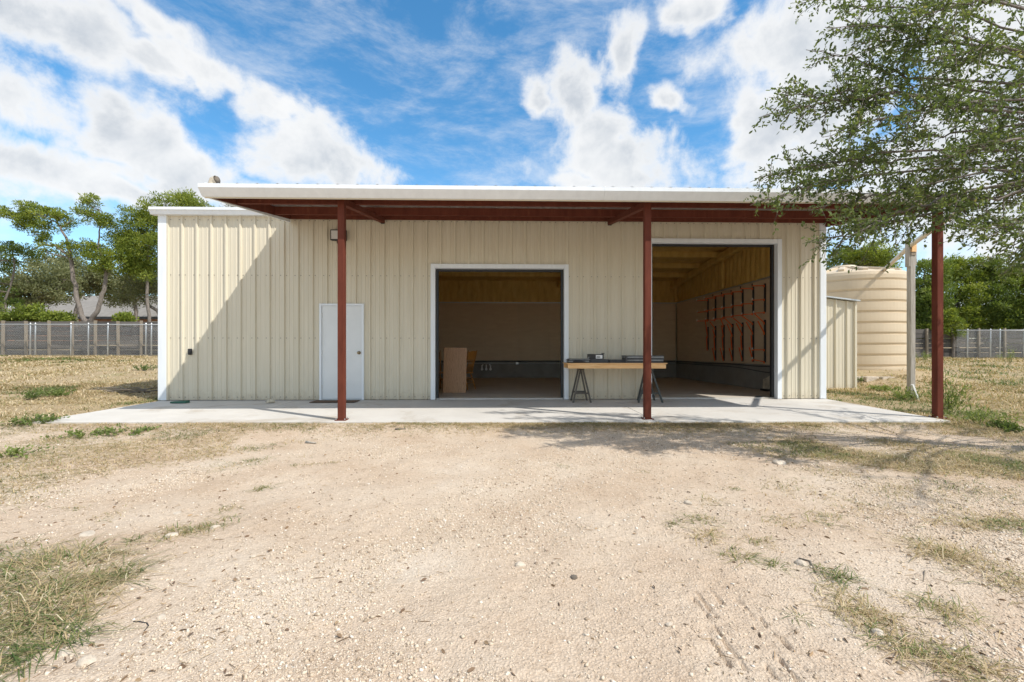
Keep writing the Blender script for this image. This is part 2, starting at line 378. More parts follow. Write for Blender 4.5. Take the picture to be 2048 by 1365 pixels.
    M['oak_leaf'] = leaf('live_oak_leaf', [(0.0, (0.085, 0.125, 0.040)), (0.5, (0.16, 0.21, 0.070)), (0.85, (0.24, 0.285, 0.105)), (1.0, (0.33, 0.30, 0.14))], 0.45, 0.45)
    M['juniper'] = leaf('juniper_spray', [(0.0, (0.10, 0.145, 0.022)), (0.5, (0.20, 0.26, 0.040)), (1.0, (0.36, 0.40, 0.075))], 0.42, 0.6)
    M['juniper_dark'] = leaf('dark_juniper_spray', [(0.0, (0.08, 0.125, 0.026)), (0.5, (0.15, 0.21, 0.042)), (1.0, (0.27, 0.33, 0.075))], 0.42, 0.6)
    M['far_oak'] = leaf('grey_green_oak_leaf', [(0.0, (0.11, 0.125, 0.055)), (0.5, (0.185, 0.205, 0.095)), (1.0, (0.30, 0.30, 0.155))], 0.35, 0.6)
    M['weed'] = leaf('weed_leaf', [(0.0, (0.10, 0.15, 0.045)), (0.5, (0.19, 0.25, 0.075)), (1.0, (0.33, 0.38, 0.13))], 0.42, 0.6)
    M['grass'] = leaf('mixed_grass_blade', [(0.0, (0.09, 0.14, 0.035)), (0.22, (0.18, 0.22, 0.07)), (0.36, (0.30, 0.27, 0.12)), (0.55, (0.44, 0.33, 0.18)), (0.8, (0.58, 0.455, 0.275)), (1.0, (0.72, 0.62, 0.44))], 0.25, 0.7)
    # gravel
    t = NT('limestone_chip'); M['chip'] = t.set(t.ramp(t.attr('rnd'), [(0.0, (0.26, 0.20, 0.145)), (0.12, (0.46, 0.36, 0.26)), (0.5, (0.60, 0.495, 0.375)), (0.9, (0.69, 0.60, 0.49)), (1.0, (0.73, 0.67, 0.59))]), 0.9, 0, 0.25)
    t.bump(t.noise(120, 3), 0.3, 0.003)
    # ground: crushed limestone, thatch and soil where the attribute says so
    t = NT('caliche_ground'); P = t.tc.outputs['Object']
    a = t.noise(1.1, 6, 0.6, P); b = t.noise(34, 6, 0.7, P); c2 = t.noise(150, 4, 0.7, P)
    base = t.ramp(a, [(0.22, (0.47, 0.355, 0.25)), (0.42, (0.57, 0.455, 0.345)), (0.58, (0.615, 0.51, 0.40)), (0.78, (0.67, 0.585, 0.485))])
    base = t.mix(1.0, base, t.ramp(b, [(0.28, (0.74, 0.70, 0.66)), (0.5, (1, 1, 1)), (0.8, (1.12, 1.1, 1.08))]), 'MULTIPLY')
    vo = t.N.new('ShaderNodeTexVoronoi'); vo.inputs['Scale'].default_value = 85; t.L.new(P, vo.inputs['Vector'])
    base = t.mix(0.55, base, t.mix(1.0, base, t.ramp(vo.outputs['Distance'], [(0.1, (1.1, 1.1, 1.1)), (0.6, (0.78, 0.74, 0.70))]), 'MULTIPLY'))
    th = t.noise(6, 6, 0.7, P, stretch=(1, 2, 1)); thc = t.ramp(t.noise(60, 5, 0.75, P, stretch=(1, 2.5, 1)), [(0.3, (0.20, 0.145, 0.085)), (0.5, (0.40, 0.305, 0.185)), (0.75, (0.58, 0.47, 0.32))])
    thc = t.mix(t.ramp(t.noise(1.4, 4, 0.6, P), [(0.5, (0, 0, 0)), (0.75, (0.5, 0.5, 0.5))]), thc, (0.20, 0.22, 0.08))
    mk = t.math('ADD', t.attr('thatch'), t.math('MULTIPLY', t.math('SUBTRACT', th, 0.5), 1.3))
    mk = t.ramp(mk, [(0.42, (0, 0, 0)), (0.62, (1, 1, 1))])
    soil = t.ramp(t.math('ADD', t.attr('soil'), t.math('MULTIPLY', t.math('SUBTRACT', a, 0.5), 0.8)), [(0.4, (0, 0, 0)), (0.75, (1, 1, 1))])
    base = t.mix(t.math('MULTIPLY', soil, 0.6), base, t.mix(b, (0.26, 0.20, 0.14), (0.40, 0.33, 0.25)))
    t.set(t.mix(mk, base, thc), 0.95, 0, 0.15)
    h = t.math('ADD', t.math('MULTIPLY', b, 1.0), t.math('MULTIPLY', c2, 0.5)); h = t.math('SUBTRACT', h, t.math('MULTIPLY', vo.outputs['Distance'], 0.6))
    t.bump(h, 0.75, 0.012)
make_materials()

# ------------------------------------------------------------------ terrain
def sstep(v, a, b):
    t = np.clip((v - a)/(b - a), 0, 1); return t*t*(3-2*t)
TANK = (11.75, 5.45); TANK_R = 1.80; TANK_Z = 0.47
def gz(x, y):
    x = np.asarray(x, dtype=np.float64); y = np.asarray(y, dtype=np.float64)
    left = 0.058*np.clip(y, 0, 30) + 0.02*np.clip(y - 30, 0, 200)
    right = 0.042*np.clip(y, 0, 30) + 0.028*np.clip(y - 30, 0, 200)
    back = left + (right - left)*sstep(x, -4, 4)
    h = -0.135 + 0.060*sstep(y, -3.7, -2.75) + 0.062*sstep(y, -2.6, -0.2) + back
    h = h - 0.012*np.clip(-3 - y, 0, 10)*0.3
    d = np.hypot(x - TANK[0], y - TANK[1]); pad = (1 - sstep(d, 2.0, 3.3))
    h = h*(1-pad) + np.maximum(h, TANK_Z)*pad
    inb = sstep(x, -7.24, -7.12)*(1 - sstep(x, 7.05, 7.17))*sstep(y, -2.62, -2.5)*(1 - sstep(y, 8.4, 8.6))
    return h*(1-inb) + np.minimum(h, -0.30)*inb
def thatch_of(x, y):
    """0 bare limestone .. 1 dry grass"""
    f = 0.95*sstep(-x, 6.3, 7.6)*sstep(y, -4.2, -1.5)                       # left field
    f = np.maximum(f, 0.95*sstep(x, 6.6, 7.6)*sstep(y, -4.2, -2.2))           # right field
    f = np.maximum(f, sstep(np.abs(x), 6.8, 7.4)*sstep(y, -1.0, 0.5))
    f = np.maximum(f, 0.62*sstep(y, -3.45, -2.95)*(0.45 + 0.55*sstep(x, -8, 2)))   # strip along the slab
    f = np.maximum(f, 0.62*np.exp(-(((x-4.9)/2.1)**2 + ((y+5.0)/1.2)**2)))     # patch right of the drive
    f = np.maximum(f, 0.56*np.exp(-(((x+5.4)/2.3)**2 + ((y+4.3)/1.2)**2)))     # patch left of the drive
    f = np.maximum(f, 0.45*np.exp(-(((x+2.95)/0.75)**2 + ((y+7.45)/0.65)**2)))
    return f + 0.0*x
def soil_of(x, y):
    f = 0.55*np.exp(-(((x-2.6)/2.4)**2 + ((y+3.8)/0.9)**2))
    return np.maximum(f, 0.25*np.exp(-(((x+4.5)/2.5)**2 + ((y+4.6)/1.2)**2)))
RUTS = []
for (pts, dep) in (([(1372,1180),(1408,1218),(1455,1290)], 0.018), ([(1395,1185),(1432,1232)], 0.022), ([(1412,1168),(1445,1205)], 0.024), ([(1446,1177),(1470,1200)], 0.026),
                   ([(1420,1275),(1455,1320),(1490,1365)], 0.026), ([(1440,1268),(1500,1345)], 0.024), ([(1530,1322),(1565,1365)], 0.032), ([(1556,1310),(1600,1365)], 0.034), ([(1560,1270),(1615,1340)], 0.022),
                   ([(1460,1180),(1510,1235)], 0.016), ([(1520,1235),(1570,1290)], 0.014)):
    RUTS.append(([onz(p[0], p[1], -0.15) for p in pts], dep))
def seg_d(x, y, a, b):
    dx, dy = b.x-a.x, b.y-a.y; l2 = dx*dx+dy*dy
    t = np.clip(((x-a.x)*dx + (y-a.y)*dy)/l2, 0, 1)
    return np.hypot(x-(a.x+t*dx), y-(a.y+t*dy))
def axis(parts):
    out = []
    for a, b, st in parts: out += list(np.arange(a, b, st))
    return np.array(out + [parts[-1][1]])
xs = axis([(-900,-120,60),(-120,-30,6),(-30,-9,0.5),(-9,-5,0.1),(-5,0.62,0.032),(0.62,1.42,0.009),(1.42,5,0.032),(5,9,0.08),(9,16,0.25),(16,40,1.0),(40,120,8),(120,900,60)])
ys = axis([(-300,-40,30),(-40,-11,2),(-11,-9.2,0.06),(-9.2,-8.62,0.026),(-8.62,-7.55,0.010),(-7.55,-6.5,0.026),(-6.5,-2.6,0.05),(-2.6,8,0.25),(8,22,0.5),(22,60,2),(60,200,12),(200,1500,100)])
GX, GY = np.meshgrid(xs, ys)
def micro(x, y):
    near = 1 - sstep(np.hypot(x, y+8), 8, 14)
    m = (fbm(x*0.7, y*0.7, 3)-0.5)*0.07 + (fbm(x*3.1+9, y*3.1, 3)-0.5)*0.025 + near*((fbm(x*14, y*14, 3)-0.5)*0.014)
    fall = np.where((np.abs(x) < 7.6) & (y > -3.0) & (y < 8.6), 0.25, 1.0)
    return m*fall
def rutdepth(x, y):
    m = np.zeros_like(x)
    for pts, dep in RUTS:
        for a, b in zip(pts[:-1], pts[1:]):
            d = seg_d(x, y, a, b) + (vnoise(x*60, y*60)-0.5)*0.010
            m = np.maximum(m, 1.15*dep*(1 - sstep(d, 0.0015, 0.009))*sstep(vnoise(x*13+3, y*13), 0.20, 0.46))
    return m
def ground(x, y):
    x = np.atleast_1d(np.asarray(x, float)); y = np.atleast_1d(np.asarray(y, float))
    return gz(x, y) + micro(x, y)
GZ = gz(GX, GY) + micro(GX, GY) - rutdepth(GX, GY)
nx, ny = len(xs), len(ys)
idx = np.arange(nx*ny).reshape(ny, nx)
F = np.stack([idx[:-1,:-1], idx[:-1,1:], idx[1:,1:], idx[1:,:-1]], -1).reshape(-1, 4)
V = np.stack([GX, GY, GZ], -1).reshape(-1, 3)
g = link('ground', np_mesh('ground', V, F, {'thatch': thatch_of(GX, GY).ravel(), 'soil': soil_of(GX, GY).ravel()}, True), M['caliche'] if 'caliche' in M else bpy.data.materials['caliche_ground'])
tag(g, 'pale crushed limestone yard with dry grass margins', None, None, 'structure')

# ------------------------------------------------------------------ concrete apron
ap = bpy.data.objects.new('pavement', None); COL.objects.link(ap); tag(ap, 'pale concrete apron along the front of the metal building', None, None, 'structure')
def slab_bay(xa0, xa1, xb0, xb1):
    """top quad: back edge xa at y=0, front edge xb"""
    def fy(x): return -2.66 - 0.018*(x+7.2)
    m = MB(); top = [(xa0, 0.05, 0.0), (xa1, 0.05, 0.0), (xb1, fy(xb1), -0.052), (xb0, fy(xb0), -0.052)]
    m.add(top + [(p[0], p[1], p[2]-0.28) for p in top], [(0,3,2,1),(4,5,6,7),(0,1,5,4),(1,2,6,5),(2,3,7,6),(3,0,4,7)])
    return m.build('slab_bay', M['concrete'], ap, bevel=0.008)
for a in ((-7.22, -4.354, -7.30, -4.354), (-4.346, 2.446, -4.346, 2.446), (2.454, 7.22, 2.454, 7.12)): slab_bay(*a)

# ------------------------------------------------------------------ the metal building
XL, XR = -7.265, 7.195; DEPTH = 8.45; EAVE_L = 3.95; STEP = -4.40
D1 = (-3.872, -2.925, 2.075)            # personnel door opening
R1 = (-1.40, 1.395, 2.845)              # left roll-up opening
R2 = (3.315, 6.10, 3.425)               # right roll-up opening
bld = thing('metal_building', (0, 0, 0), 'beige ribbed steel workshop with white trim and two open roll-up doorways', 'building')
def empty_part(name, parent):
    o = bpy.data.objects.new(name, None); COL.objects.link(o); o.parent = parent; return o
PIT = 0.3048
PROF = [(0, 0), (0.017, 0.038), (0.045, 0.038), (0.062, 0), (0.122, 0), (0.131, 0.006), (0.146, 0.006), (0.155, 0), (0.212, 0), (0.221, 0.006), (0.236, 0.006), (0.245, 0)]
X0P = -7.105                             # a rib starts here
def prof_pts(x0, x1):
    pts = []
    k0 = int(math.floor((x0 - X0P)/PIT)) - 1; k1 = int(math.ceil((x1 - X0P)/PIT)) + 1
    allp = [(X0P + k*PIT + a, b) for k in range(k0, k1) for a, b in PROF]
    def val(x):
        for (a, b), (c, d) in zip(allp[:-1], allp[1:]):
            if a <= x <= c: return b + (d-b)*(x-a)/max(c-a, 1e-9)
        return 0
    pts = [(x0, val(x0))] + [p for p in allp if x0 + 1e-6 < p[0] < x1 - 1e-6] + [(x1, val(x1))]
    return pts
def sheet(mb, x0, x1, z0, z1, f=lambda x, o: (x, -o)):
    if z1 - z0 < 0.01 or x1 - x0 < 0.005: return
    pp = prof_pts(x0, x1); vs = []
    for z in (z0, z1):
        for x, o in pp:
            a = f(x, o); vs.append((a[0], a[1], z))
    n = len(pp); mb.add(vs, [(i, i+1, n+i+1, n+i) for i in range(n-1)])
front = empty_part('front_wall', bld)
OPEN = [(D1[0]-0.0, D1[1]+0.0, D1[2]), (R1[0], R1[1], R1[2]), (R2[0], R2[1], R2[2])]
xe = XL + 0.16; edges = [xe]
x = X0P + 3*PIT
while x < XR - 0.14: edges.append(x + 0.002); x += 3*PIT
edges.append(XR - 0.12)
for a, b in zip(edges[:-1], edges[1:]):
    mb = MB(); cuts = sorted({a, b, *[c for o in OPEN for c in o[:2] if a < c < b], *([STEP] if a < STEP < b else [])})
    for c0, c1 in zip(cuts[:-1], cuts[1:]):
        mid = (c0 + c1)/2; z0 = 0.012
        for o in OPEN:
            if o[0] < mid < o[1]: z0 = o[2]
        sheet(mb, c0, c1, z0, EAVE_L if mid < STEP else 4.46)
    # every sheet sits a hair forward of or behind its neighbour, as lapped steel does
    o = link('panel', mb.mesh('panel', False, False), M['beige'], front); o.location.y = random.uniform(-0.0015, 0.0015)
    o.rotation_euler = (0, 0, 0)
mb = MB()                                    # fixing screws in three rows
k = 0
x = X0P
while x < XR - 0.2:
    for zrow in (0.07, 1.335, 2.68, 3.86):
        for dx in (0.085, 0.265):
            xx = x + dx
            if xx < XL + 0.2 or xx > XR - 0.15: continue
            if any(o[0]-0.09 < xx < o[1]+0.09 and zrow < o[2]+0.08 for o in OPEN): continue
            mb.tube([(xx, 0.0, zrow), (xx, -0.008, zrow)], 0.0095, 6)
    x += PIT
o = mb.build('screw_rows', simple('screw_head', (0.22, 0.20, 0.17), 0.5, 0.3), front); tag(o, kind='stuff')
# corner trims, eave trim, base
def ltrim(x0, x1, z1, yb): MB().box(x0, x1, -0.042, yb, 0.008, z1).build('corner_trim', M['trim'], bld, bevel=0.006)
ltrim(XL, XL + 0.175, EAVE_L, 0.30); ltrim(XR - 0.135, XR, 4.44, 0.30)
gp = [(0.0, 3.94), (-0.115, 3.94), (-0.145, 4.01), (-0.165, 4.03), (-0.165, 4.085), (0.0, 4.10)]
MB().prism(gp, 'x', -7.37, STEP - 0.02).build('eave_gutter', M['trim'], bld)
# outer walls away from the camera and the roofs
def side_panel_wall(X, sgn, z1a, z1b):
    w = empty_part('side_wall', bld); n = 9
    for i in range(n):
        y0 = 0.30 + (DEPTH-0.30)*i/n; y1 = 0.30 + (DEPTH-0.30)*(i+1)/n - 0.002
        m = MB(); pp = prof_pts(y0, y1); vs = [(X + sgn*o_, y_, 0.01) for y_, o_ in pp] + [(X + sgn*o_, y_, z1a + (z1b-z1a)*y_/DEPTH) for y_, o_ in pp]; q = len(pp)
        m.add(vs, [(j, j+1, q+j+1, q+j) for j in range(q-1)]); link('panel', m.mesh('panel', False, False), M['beige'], w)
side_panel_wall(XR - 0.03, 1, 4.40, 3.80); side_panel_wall(XL + 0.03, -1, 3.95, 3.5)
w = empty_part('back_wall', bld)
for i in range(16):
    x0 = XL + (XR-XL)*i/16; x1 = XL + (XR-XL)*(i+1)/16 - 0.002; m = MB(); sheet(m, x0, x1, 0.01, 3.46 if x1 < STEP + 0.3 else 3.86, lambda x_, o_: (x_, DEPTH + o_)); link('panel', m.mesh('panel', False, False), M['beige'], w)
def slope_slab(x0, x1, y0, z0, y1, z1, th):
    m = MB(); return m.add([(x0,y0,z0-th),(x1,y0,z0-th),(x1,y1,z1-th),(x0,y1,z1-th),(x0,y0,z0),(x1,y0,z0),(x1,y1,z1),(x0,y1,z1)], [(0,3,2,1),(4,5,6,7),(0,1,5,4),(1,2,6,5),(2,3,7,6),(3,0,4,7)])
slope_slab(STEP, XR + 0.02, -0.02, 4.62, DEPTH + 0.1, 4.00, 0.05).build('roof', M['galv_roof'], bld)
slope_slab(XL - 0.04, STEP - 0.01, 0.01, 4.075, DEPTH + 0.1, 3.58, 0.09).build('roof', M['galv_roof'], bld)
MB().box(STEP - 0.005, STEP + 0.02, 0.05, DEPTH, 3.5, 4.45 - 0.6).build('step_wall', M['beige'], bld)
# floor
fl = MB().box(XL + 0.05, XR - 0.05, 0.09, DEPTH - 0.02, -0.30, 0.028).build('floor', M['floor'], bld)
MB().box(R1[0]+0.02, R1[1]-0.02, 0.055, 0.088, -0.2, 0.024).build('threshold', M['concrete'], bld)
MB().box(R2[0]+0.02, R2[1]-0.02, 0.055, 0.088, -0.2, 0.024).build('threshold', M['concrete'], bld)

# door openings: white trim, dark track and curtain edge
def opening(o, w=0.095):
    x0, x1, zt = o; j = empty_part('roll_up_doorway', bld)
    MB().box(x0 - w, x0, -0.048, 0.085, 0.006, zt + w).build('jamb_trim', M['trim'], j, bevel=0.004)
    MB().box(x1, x1 + w, -0.048, 0.085, 0.006, zt + w).build('jamb_trim', M['trim'], j, bevel=0.004)
    MB().box(x0 + 0.002, x1 - 0.002, -0.046, 0.085, zt, zt + w - 0.002).build('header_trim', M['trim'], j, bevel=0.004)
    for a, b in ((x0 + 0.003, x0 + 0.055), (x1 - 0.055, x1 - 0.003)):
        MB().box(a, b, 0.088, 0.16, 0.03, zt + 0.3).build('track', M['dark_metal'], j)
    MB().box(x0 + 0.056, x1 - 0.056, 0.10, 0.145, zt - 0.045, zt + 0.35).build('curtain_edge', M['dark_metal'], j)
    m = MB().tube([(x0 - 0.1, 0.33, zt + 0.32), (x1 + 0.1, 0.33, zt + 0.32)], 0.17, 20); m.build('door_coil', M['dark_metal'], j, True)
    return j
opening(R1); opening(R2)
pd = empty_part('personnel_door', bld)
x0, x1, zt = D1
MB().box(x0, x0 + 0.045, -0.045, 0.05, 0.006, zt).build('frame', M['trim'], pd, bevel=0.003)
MB().box(x1 - 0.045, x1, -0.045, 0.05, 0.006, zt).build('frame', M['trim'], pd, bevel=0.003)
MB().box(x0 + 0.046, x1 - 0.046, -0.044, 0.05, zt - 0.045, zt - 0.001).build('frame', M['trim'], pd, bevel=0.003)
MB().box(x0 + 0.049, x1 - 0.049, -0.018, 0.03, 0.028, zt - 0.049).build('leaf', M['door'], pd, bevel=0.003)
MB().box(x0 + 0.046, x1 - 0.046, -0.03, 0.05, 0.004, 0.022).build('sill', M['galv'], pd)
for z in (0.28, 1.02, 1.82): MB().tube([(x0 + 0.047, -0.026, z - 0.05), (x0 + 0.047, -0.026, z + 0.05)], 0.011, 8).build('hinge', M['galv'], pd)
kx, kz = x1 - 0.105, 1.02
MB().tube([(kx, -0.018, kz), (kx, -0.026, kz), (kx, -0.028, kz)], [0.036, 0.036, 0.02], 16).tube([(kx, -0.026, kz), (kx, -0.05, kz), (kx, -0.06, kz), (kx, -0.085, kz), (kx, -0.095, kz)], [0.012, 0.012, 0.026, 0.03, 0.018], 16).build('knob', M['brass'], pd, True)

# interior: stem wall, plywood sheets, foam
YB = 8.12; XI = 7.0; XIL = -4.35; PLYZ = 3.0
inn = empty_part('interior_lining', bld)
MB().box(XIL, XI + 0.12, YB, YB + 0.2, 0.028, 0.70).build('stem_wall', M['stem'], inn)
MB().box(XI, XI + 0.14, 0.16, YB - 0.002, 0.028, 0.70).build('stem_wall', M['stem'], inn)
def ply_run(n, a, b, z0, z1, place):
    for i in range(n):
        u0 = a + (b-a)*i/n + 0.002; u1 = a + (b-a)*(i+1)/n - 0.002; o = place(u0, u1, z0, z1).build('plywood_sheet', M['ply'], inn)
back_edges = np.linspace(XIL, XI, 10)
for i in range(9):
    a, b = back_edges[i] + 0.002, back_edges[i+1] - 0.002; zs = 1.55 if i % 2 else 1.95
    yo = random.uniform(0, 0.004)
    MB().box(a, b, YB + 0.05 + yo, YB + 0.07, 0.705, PLYZ).build('plywood_sheet', M['ply'], inn)
ye = np.linspace(0.2, YB + 0.02, 8)
for i in range(7):
    MB().box(XI + 0.045 + random.uniform(0, 0.004), XI + 0.07, ye[i] + 0.002, ye[i+1] - 0.002, 0.705, PLYZ).build('plywood_sheet', M['ply'], inn)
MB().box(XIL - 0.02, XIL, 0.2, YB + 0.1, 0.028, PLYZ).build('plywood_sheet', M['ply'], inn)
MB().box(XIL + 0.002, XI, YB + 0.01, YB + 0.046, PLYZ - 0.03, PLYZ + 0.012).build('ledge_strip', M['galv'], inn)
MB().box(XI + 0.004, XI + 0.042, 0.2, YB, PLYZ - 0.03, PLYZ + 0.012).build('ledge_strip', M['galv'], inn)
def ceil_z(y): return 3.84 + 0.076*(YB - y)
def grid_mesh(name, P, mat, parent):
    ny_, nx_ = P.shape[:2]; ii = np.arange(nx_*ny_).reshape(ny_, nx_)
    F_ = np.stack([ii[:-1,:-1], ii[:-1,1:], ii[1:,1:], ii[1:,:-1]], -1).reshape(-1, 4)
    return link(name, np_mesh(name, P.reshape(-1, 3), F_, None, True), mat, parent)
def foam_ribs(u, z, per, amp):
    w = u/per + (fbm(u*1.7, z*0.9, 3)-0.5)*0.7; fr = np.abs((w % 1) - 0.5)*2
    return amp*(fr**0.5 - 0.6) + (fbm(u*6, z*3, 3)-0.5)*amp*1.2
zz, uu = np.meshgrid(np.linspace(0, 1, 26), np.linspace(0.12, YB, 200), indexing='ij')
Zr = PLYZ + zz*(ceil_z(uu) + 0.05 - PLYZ); Xr = XI + 0.02 - foam_ribs(uu, Zr, 0.24, 0.035)
grid_mesh('foam_wall', np.stack([Xr, uu, Zr], -1), M['foam'], inn)
zz, uu = np.meshgrid(np.linspace(0, 1, 18), np.linspace(XIL, XI, 260), indexing='ij')
Zb = PLYZ + zz*(ceil_z(YB) + 0.05 - PLYZ); Yb = YB + 0.03 - foam_ribs(uu, Zb, 0.305, 0.03)
grid_mesh('foam_wall', np.stack([uu, Yb, Zb], -1), M['foam'], inn)
zz, uu = np.meshgrid(np.linspace(0.03, 4.45, 60), np.linspace(0.12, YB, 120), indexing='ij')
grid_mesh('foam_wall', np.stack([XIL + 0.01 + foam_ribs(uu, zz, 0.3, 0.03), uu, zz], -1), M['foam'], inn)
# lining of the front wall seen edge-on past the jambs
for a, b in ((XIL, R1[0]-0.02), (R1[1]+0.02, R2[0]-0.02), (R2[1]+0.02, XI)):
    MB().box(a, b, 0.045, 0.085 if a > XIL else 0.085, 0.03, 4.4).build('foam_lining', M['foam'], inn)
for o_ in (R1, R2): MB().box(o_[0]-0.02, o_[1]+0.02, 0.046, 0.084, o_[2]+0.1, 4.4).build('foam_lining', M['foam'], inn)
yy, uu = np.meshgrid(np.linspace(0.05, YB + 0.03, 140), np.linspace(XIL, XI + 0.05, 120), indexing='ij')
Zc = ceil_z(yy) + 0.02 + (fbm(uu*2.5, yy*4, 4)-0.5)*0.10 - 0.03*np.abs(np.sin((yy-0.3)*math.pi/1.3))**8
grid_mesh('foam_ceiling', np.stack([uu, yy, Zc], -1), M['foam'], inn)
for y in (0.35, 1.62, 2.9, 4.2, 5.5, 6.8): MB().bar((XIL, y, ceil_z(y) - 0.06), (XI - 0.02, y, ceil_z(y) - 0.06), 0.075, 0.18).build('purlin', M['foam'], inn, bevel=0.02)
for xx in (XIL + 0.14, 2.36, XI - 0.14):
    MB().bar((xx, 0.3, ceil_z(0.3) - 0.17), (xx, YB, ceil_z(YB) - 0.17), 0.20, 0.22).build('rafter', M['foam'], inn, bevel=0.035)
MB().box(XI - 0.09, XI + 0.02, 4.15, 4.36, PLYZ + 0.015, ceil_z(4.2) - 0.2).build('frame_column', M['foam'], inn, bevel=0.03)
MB().box(XI - 0.10, XI + 0.02, YB - 0.14, YB + 0.02, PLYZ + 0.015, ceil_z(YB) - 0.2).build('frame_column', M['foam'], inn, bevel=0.03)
# cables along the stem wall
def wavy(pts, r, name, mat): MB().tube(pts, r, 6).build(name, mat, inn, True)
wavy([(XI - 0.015, y, 0.665 + 0.012*math.sin(y*2)) for y in np.linspace(0.25, YB - 0.05, 24)], 0.016, 'cable', M['rope'])
wavy([(XI - 0.02, y, 0.60 - 0.10*math.exp(-((y-1.6)/1.3)**2)) for y in np.linspace(0.25, YB - 0.05, 30)], 0.012, 'cable', M['rope'])
wavy([(x_, YB - 0.02, 0.60) for x_ in np.linspace(XIL + 0.1, XI - 0.05, 12)], 0.014, 'conduit', M['galv'])
wavy([(x_, YB - 0.02, 0.68) for x_ in np.linspace(XIL + 0.1, XI - 0.05, 12)], 0.018, 'cable', M['rope'])
MB().box(0.62, 0.72, YB - 0.06, YB - 0.005, 0.56, 0.64).build('junction_box', M['galv'], inn)
# three white plumbing stubs on the back wall
for px in (964, 972.5, 981):
    p = at(px, 739, YB - 0.05)
    m = MB().tube([(p.x, YB, p.z), (p.x, YB - 0.11, p.z)], 0.05, 12).tube([(p.x, YB - 0.07, p.z + 0.03), (p.x, YB - 0.07, p.z + 0.15), (p.x + 0.05*(972.5-px)/8.5, YB - 0.07, p.z + 0.19)], 0.028, 8)
    m.build('plumbing_stub', M['white'], inn)

# ------------------------------------------------------------------ canopy over the apron
CX0, CX1, CYF = -4.50, 7.34, -2.86
def deck(y): return 4.05 + 0.16*y            # top of the purlins
can = thing('steel_canopy', (0, -2.6, 0), 'lean-to canopy on rust-red steel posts with a long white gutter', 'canopy')
POSTS = [(-2.52, -2.6), (2.385, -2.6), (7.21, -2.6)]
for x, y in POSTS:
    p = MB().box(x - 0.053, x + 0.053, y - 0.053, y + 0.053, -0.07 if x < 7 else float(gz(7.21, -2.6)) - 0.1, 3.53).build('post', M['oxide'], can, bevel=0.009)
    MB().box(x - 0.085, x + 0.085, y - 0.085, y + 0.085, -0.058, -0.036).build('base_plate', M['oxide'], p)
    for bx_, by_ in ((-1, -1), (1, -1), (-1, 1), (1, 1)): MB().tube([(x + bx_*0.068, y + by_*0.068, -0.04), (x + bx_*0.068, y + by_*0.068, -0.018)], 0.009, 6).build('anchor_bolt', M['galv'], p)
    MB().bar((x, y + 0.055, 3.445), (x, -0.05, 3.86), 0.10, 0.105).build('rafter', M['oxide'], can, bevel=0.008)
    MB().box(x - 0.04, x + 0.04, -0.06, -0.035, 3.79, 3.93).build('end_plate', M['dark_metal'], can)
for i, y in enumerate((-2.78, -2.1, -0.8, -0.12)):
    zt = deck(y) - 0.012; h = 0.15
    m = MB(); t_ = 0.008                       # channel: web, two flanges
    m.box(CX0 + 0.046, CX1 - 0.046, y, y + t_, zt - h, zt)
    m.box(CX0 + 0.047, CX1 - 0.047, y + t_, y + 0.065, zt - h + 0.001, zt - h + t_)
    m.box(CX0 + 0.047, CX1 - 0.047, y + t_, y + 0.065, zt - t_, zt - 0.001)
    m.build('purlin', M['oxide'], can)
    if i in (1, 2):
        for x, _ in POSTS: MB().box(x - 0.02, x + 0.07, y + 0.066, y + 0.074, zt - h, zt - 0.01).build('cleat', M['dark_metal'], can)
for i in range(13):                            # roof sheets run from the wall to the gutter
    a = CX0 + 0.02 + (CX1 - CX0 - 0.04)*i/13; b = CX0 + 0.02 + (CX1 - CX0 - 0.04)*(i+1)/13 - 0.002
    pp = prof_pts(a, b); m = MB(); n = len(pp)
    m.add([(x_, -0.045, deck(-0.05) + o_*0.8) for x_, o_ in pp] + [(x_, CYF + 0.01, deck(CYF) + o_*0.8) for x_, o_ in pp] , [(j, j+1, n+j+1, n+j) for j in range(n-1)])
    link('roof_sheet', m.mesh('roof_sheet', False, False), M['galv_roof'], can)
gzt = 3.565
gp = [(CYF, gzt - 0.165), (CYF - 0.026, gzt - 0.165), (CYF - 0.085, gzt - 0.105), (CYF - 0.124, gzt - 0.062), (CYF - 0.128, gzt - 0.058), (CYF - 0.128, gzt), (CYF - 0.115, gzt + 0.004), (CYF - 0.108, gzt - 0.01), (CYF - 0.02, gzt - 0.02), (CYF, gzt - 0.01)]
gxs = [CX0 - 0.03, 1.61, CX1 + 0.03]
for a, b in zip(gxs[:-1], gxs[1:]): MB().prism(gp, 'x', a, b - 0.003).build('gutter', M['trim'], can)
MB().box(1.60, 1.625, CYF - 0.131, CYF - 0.05, gzt - 0.06, gzt + 0.003).build('gutter_joint', M['trim'], can)
MB().box(CX0 - 0.01, CX1 + 0.01, CYF + 0.002, CYF + 0.022, gzt - 0.178, gzt - 0.005).build('fascia', M['beige'], can)
for x in (CX0, CX1):                            # rake trims
    MB().add([(x + a, y_, z_) for y_, z_ in ((-0.04, 3.81), (-0.04, deck(-0.04) + 0.035), (CYF + 0.01, deck(CYF) + 0.03), (CYF + 0.01, 3.40)) for a in (-0.018, 0.018)], [(0,1,3,2),(2,3,5,4),(4,5,7,6),(6,7,1,0),(0,2,4,6),(1,7,5,3)]).build('rake_trim', M['trim'], can)
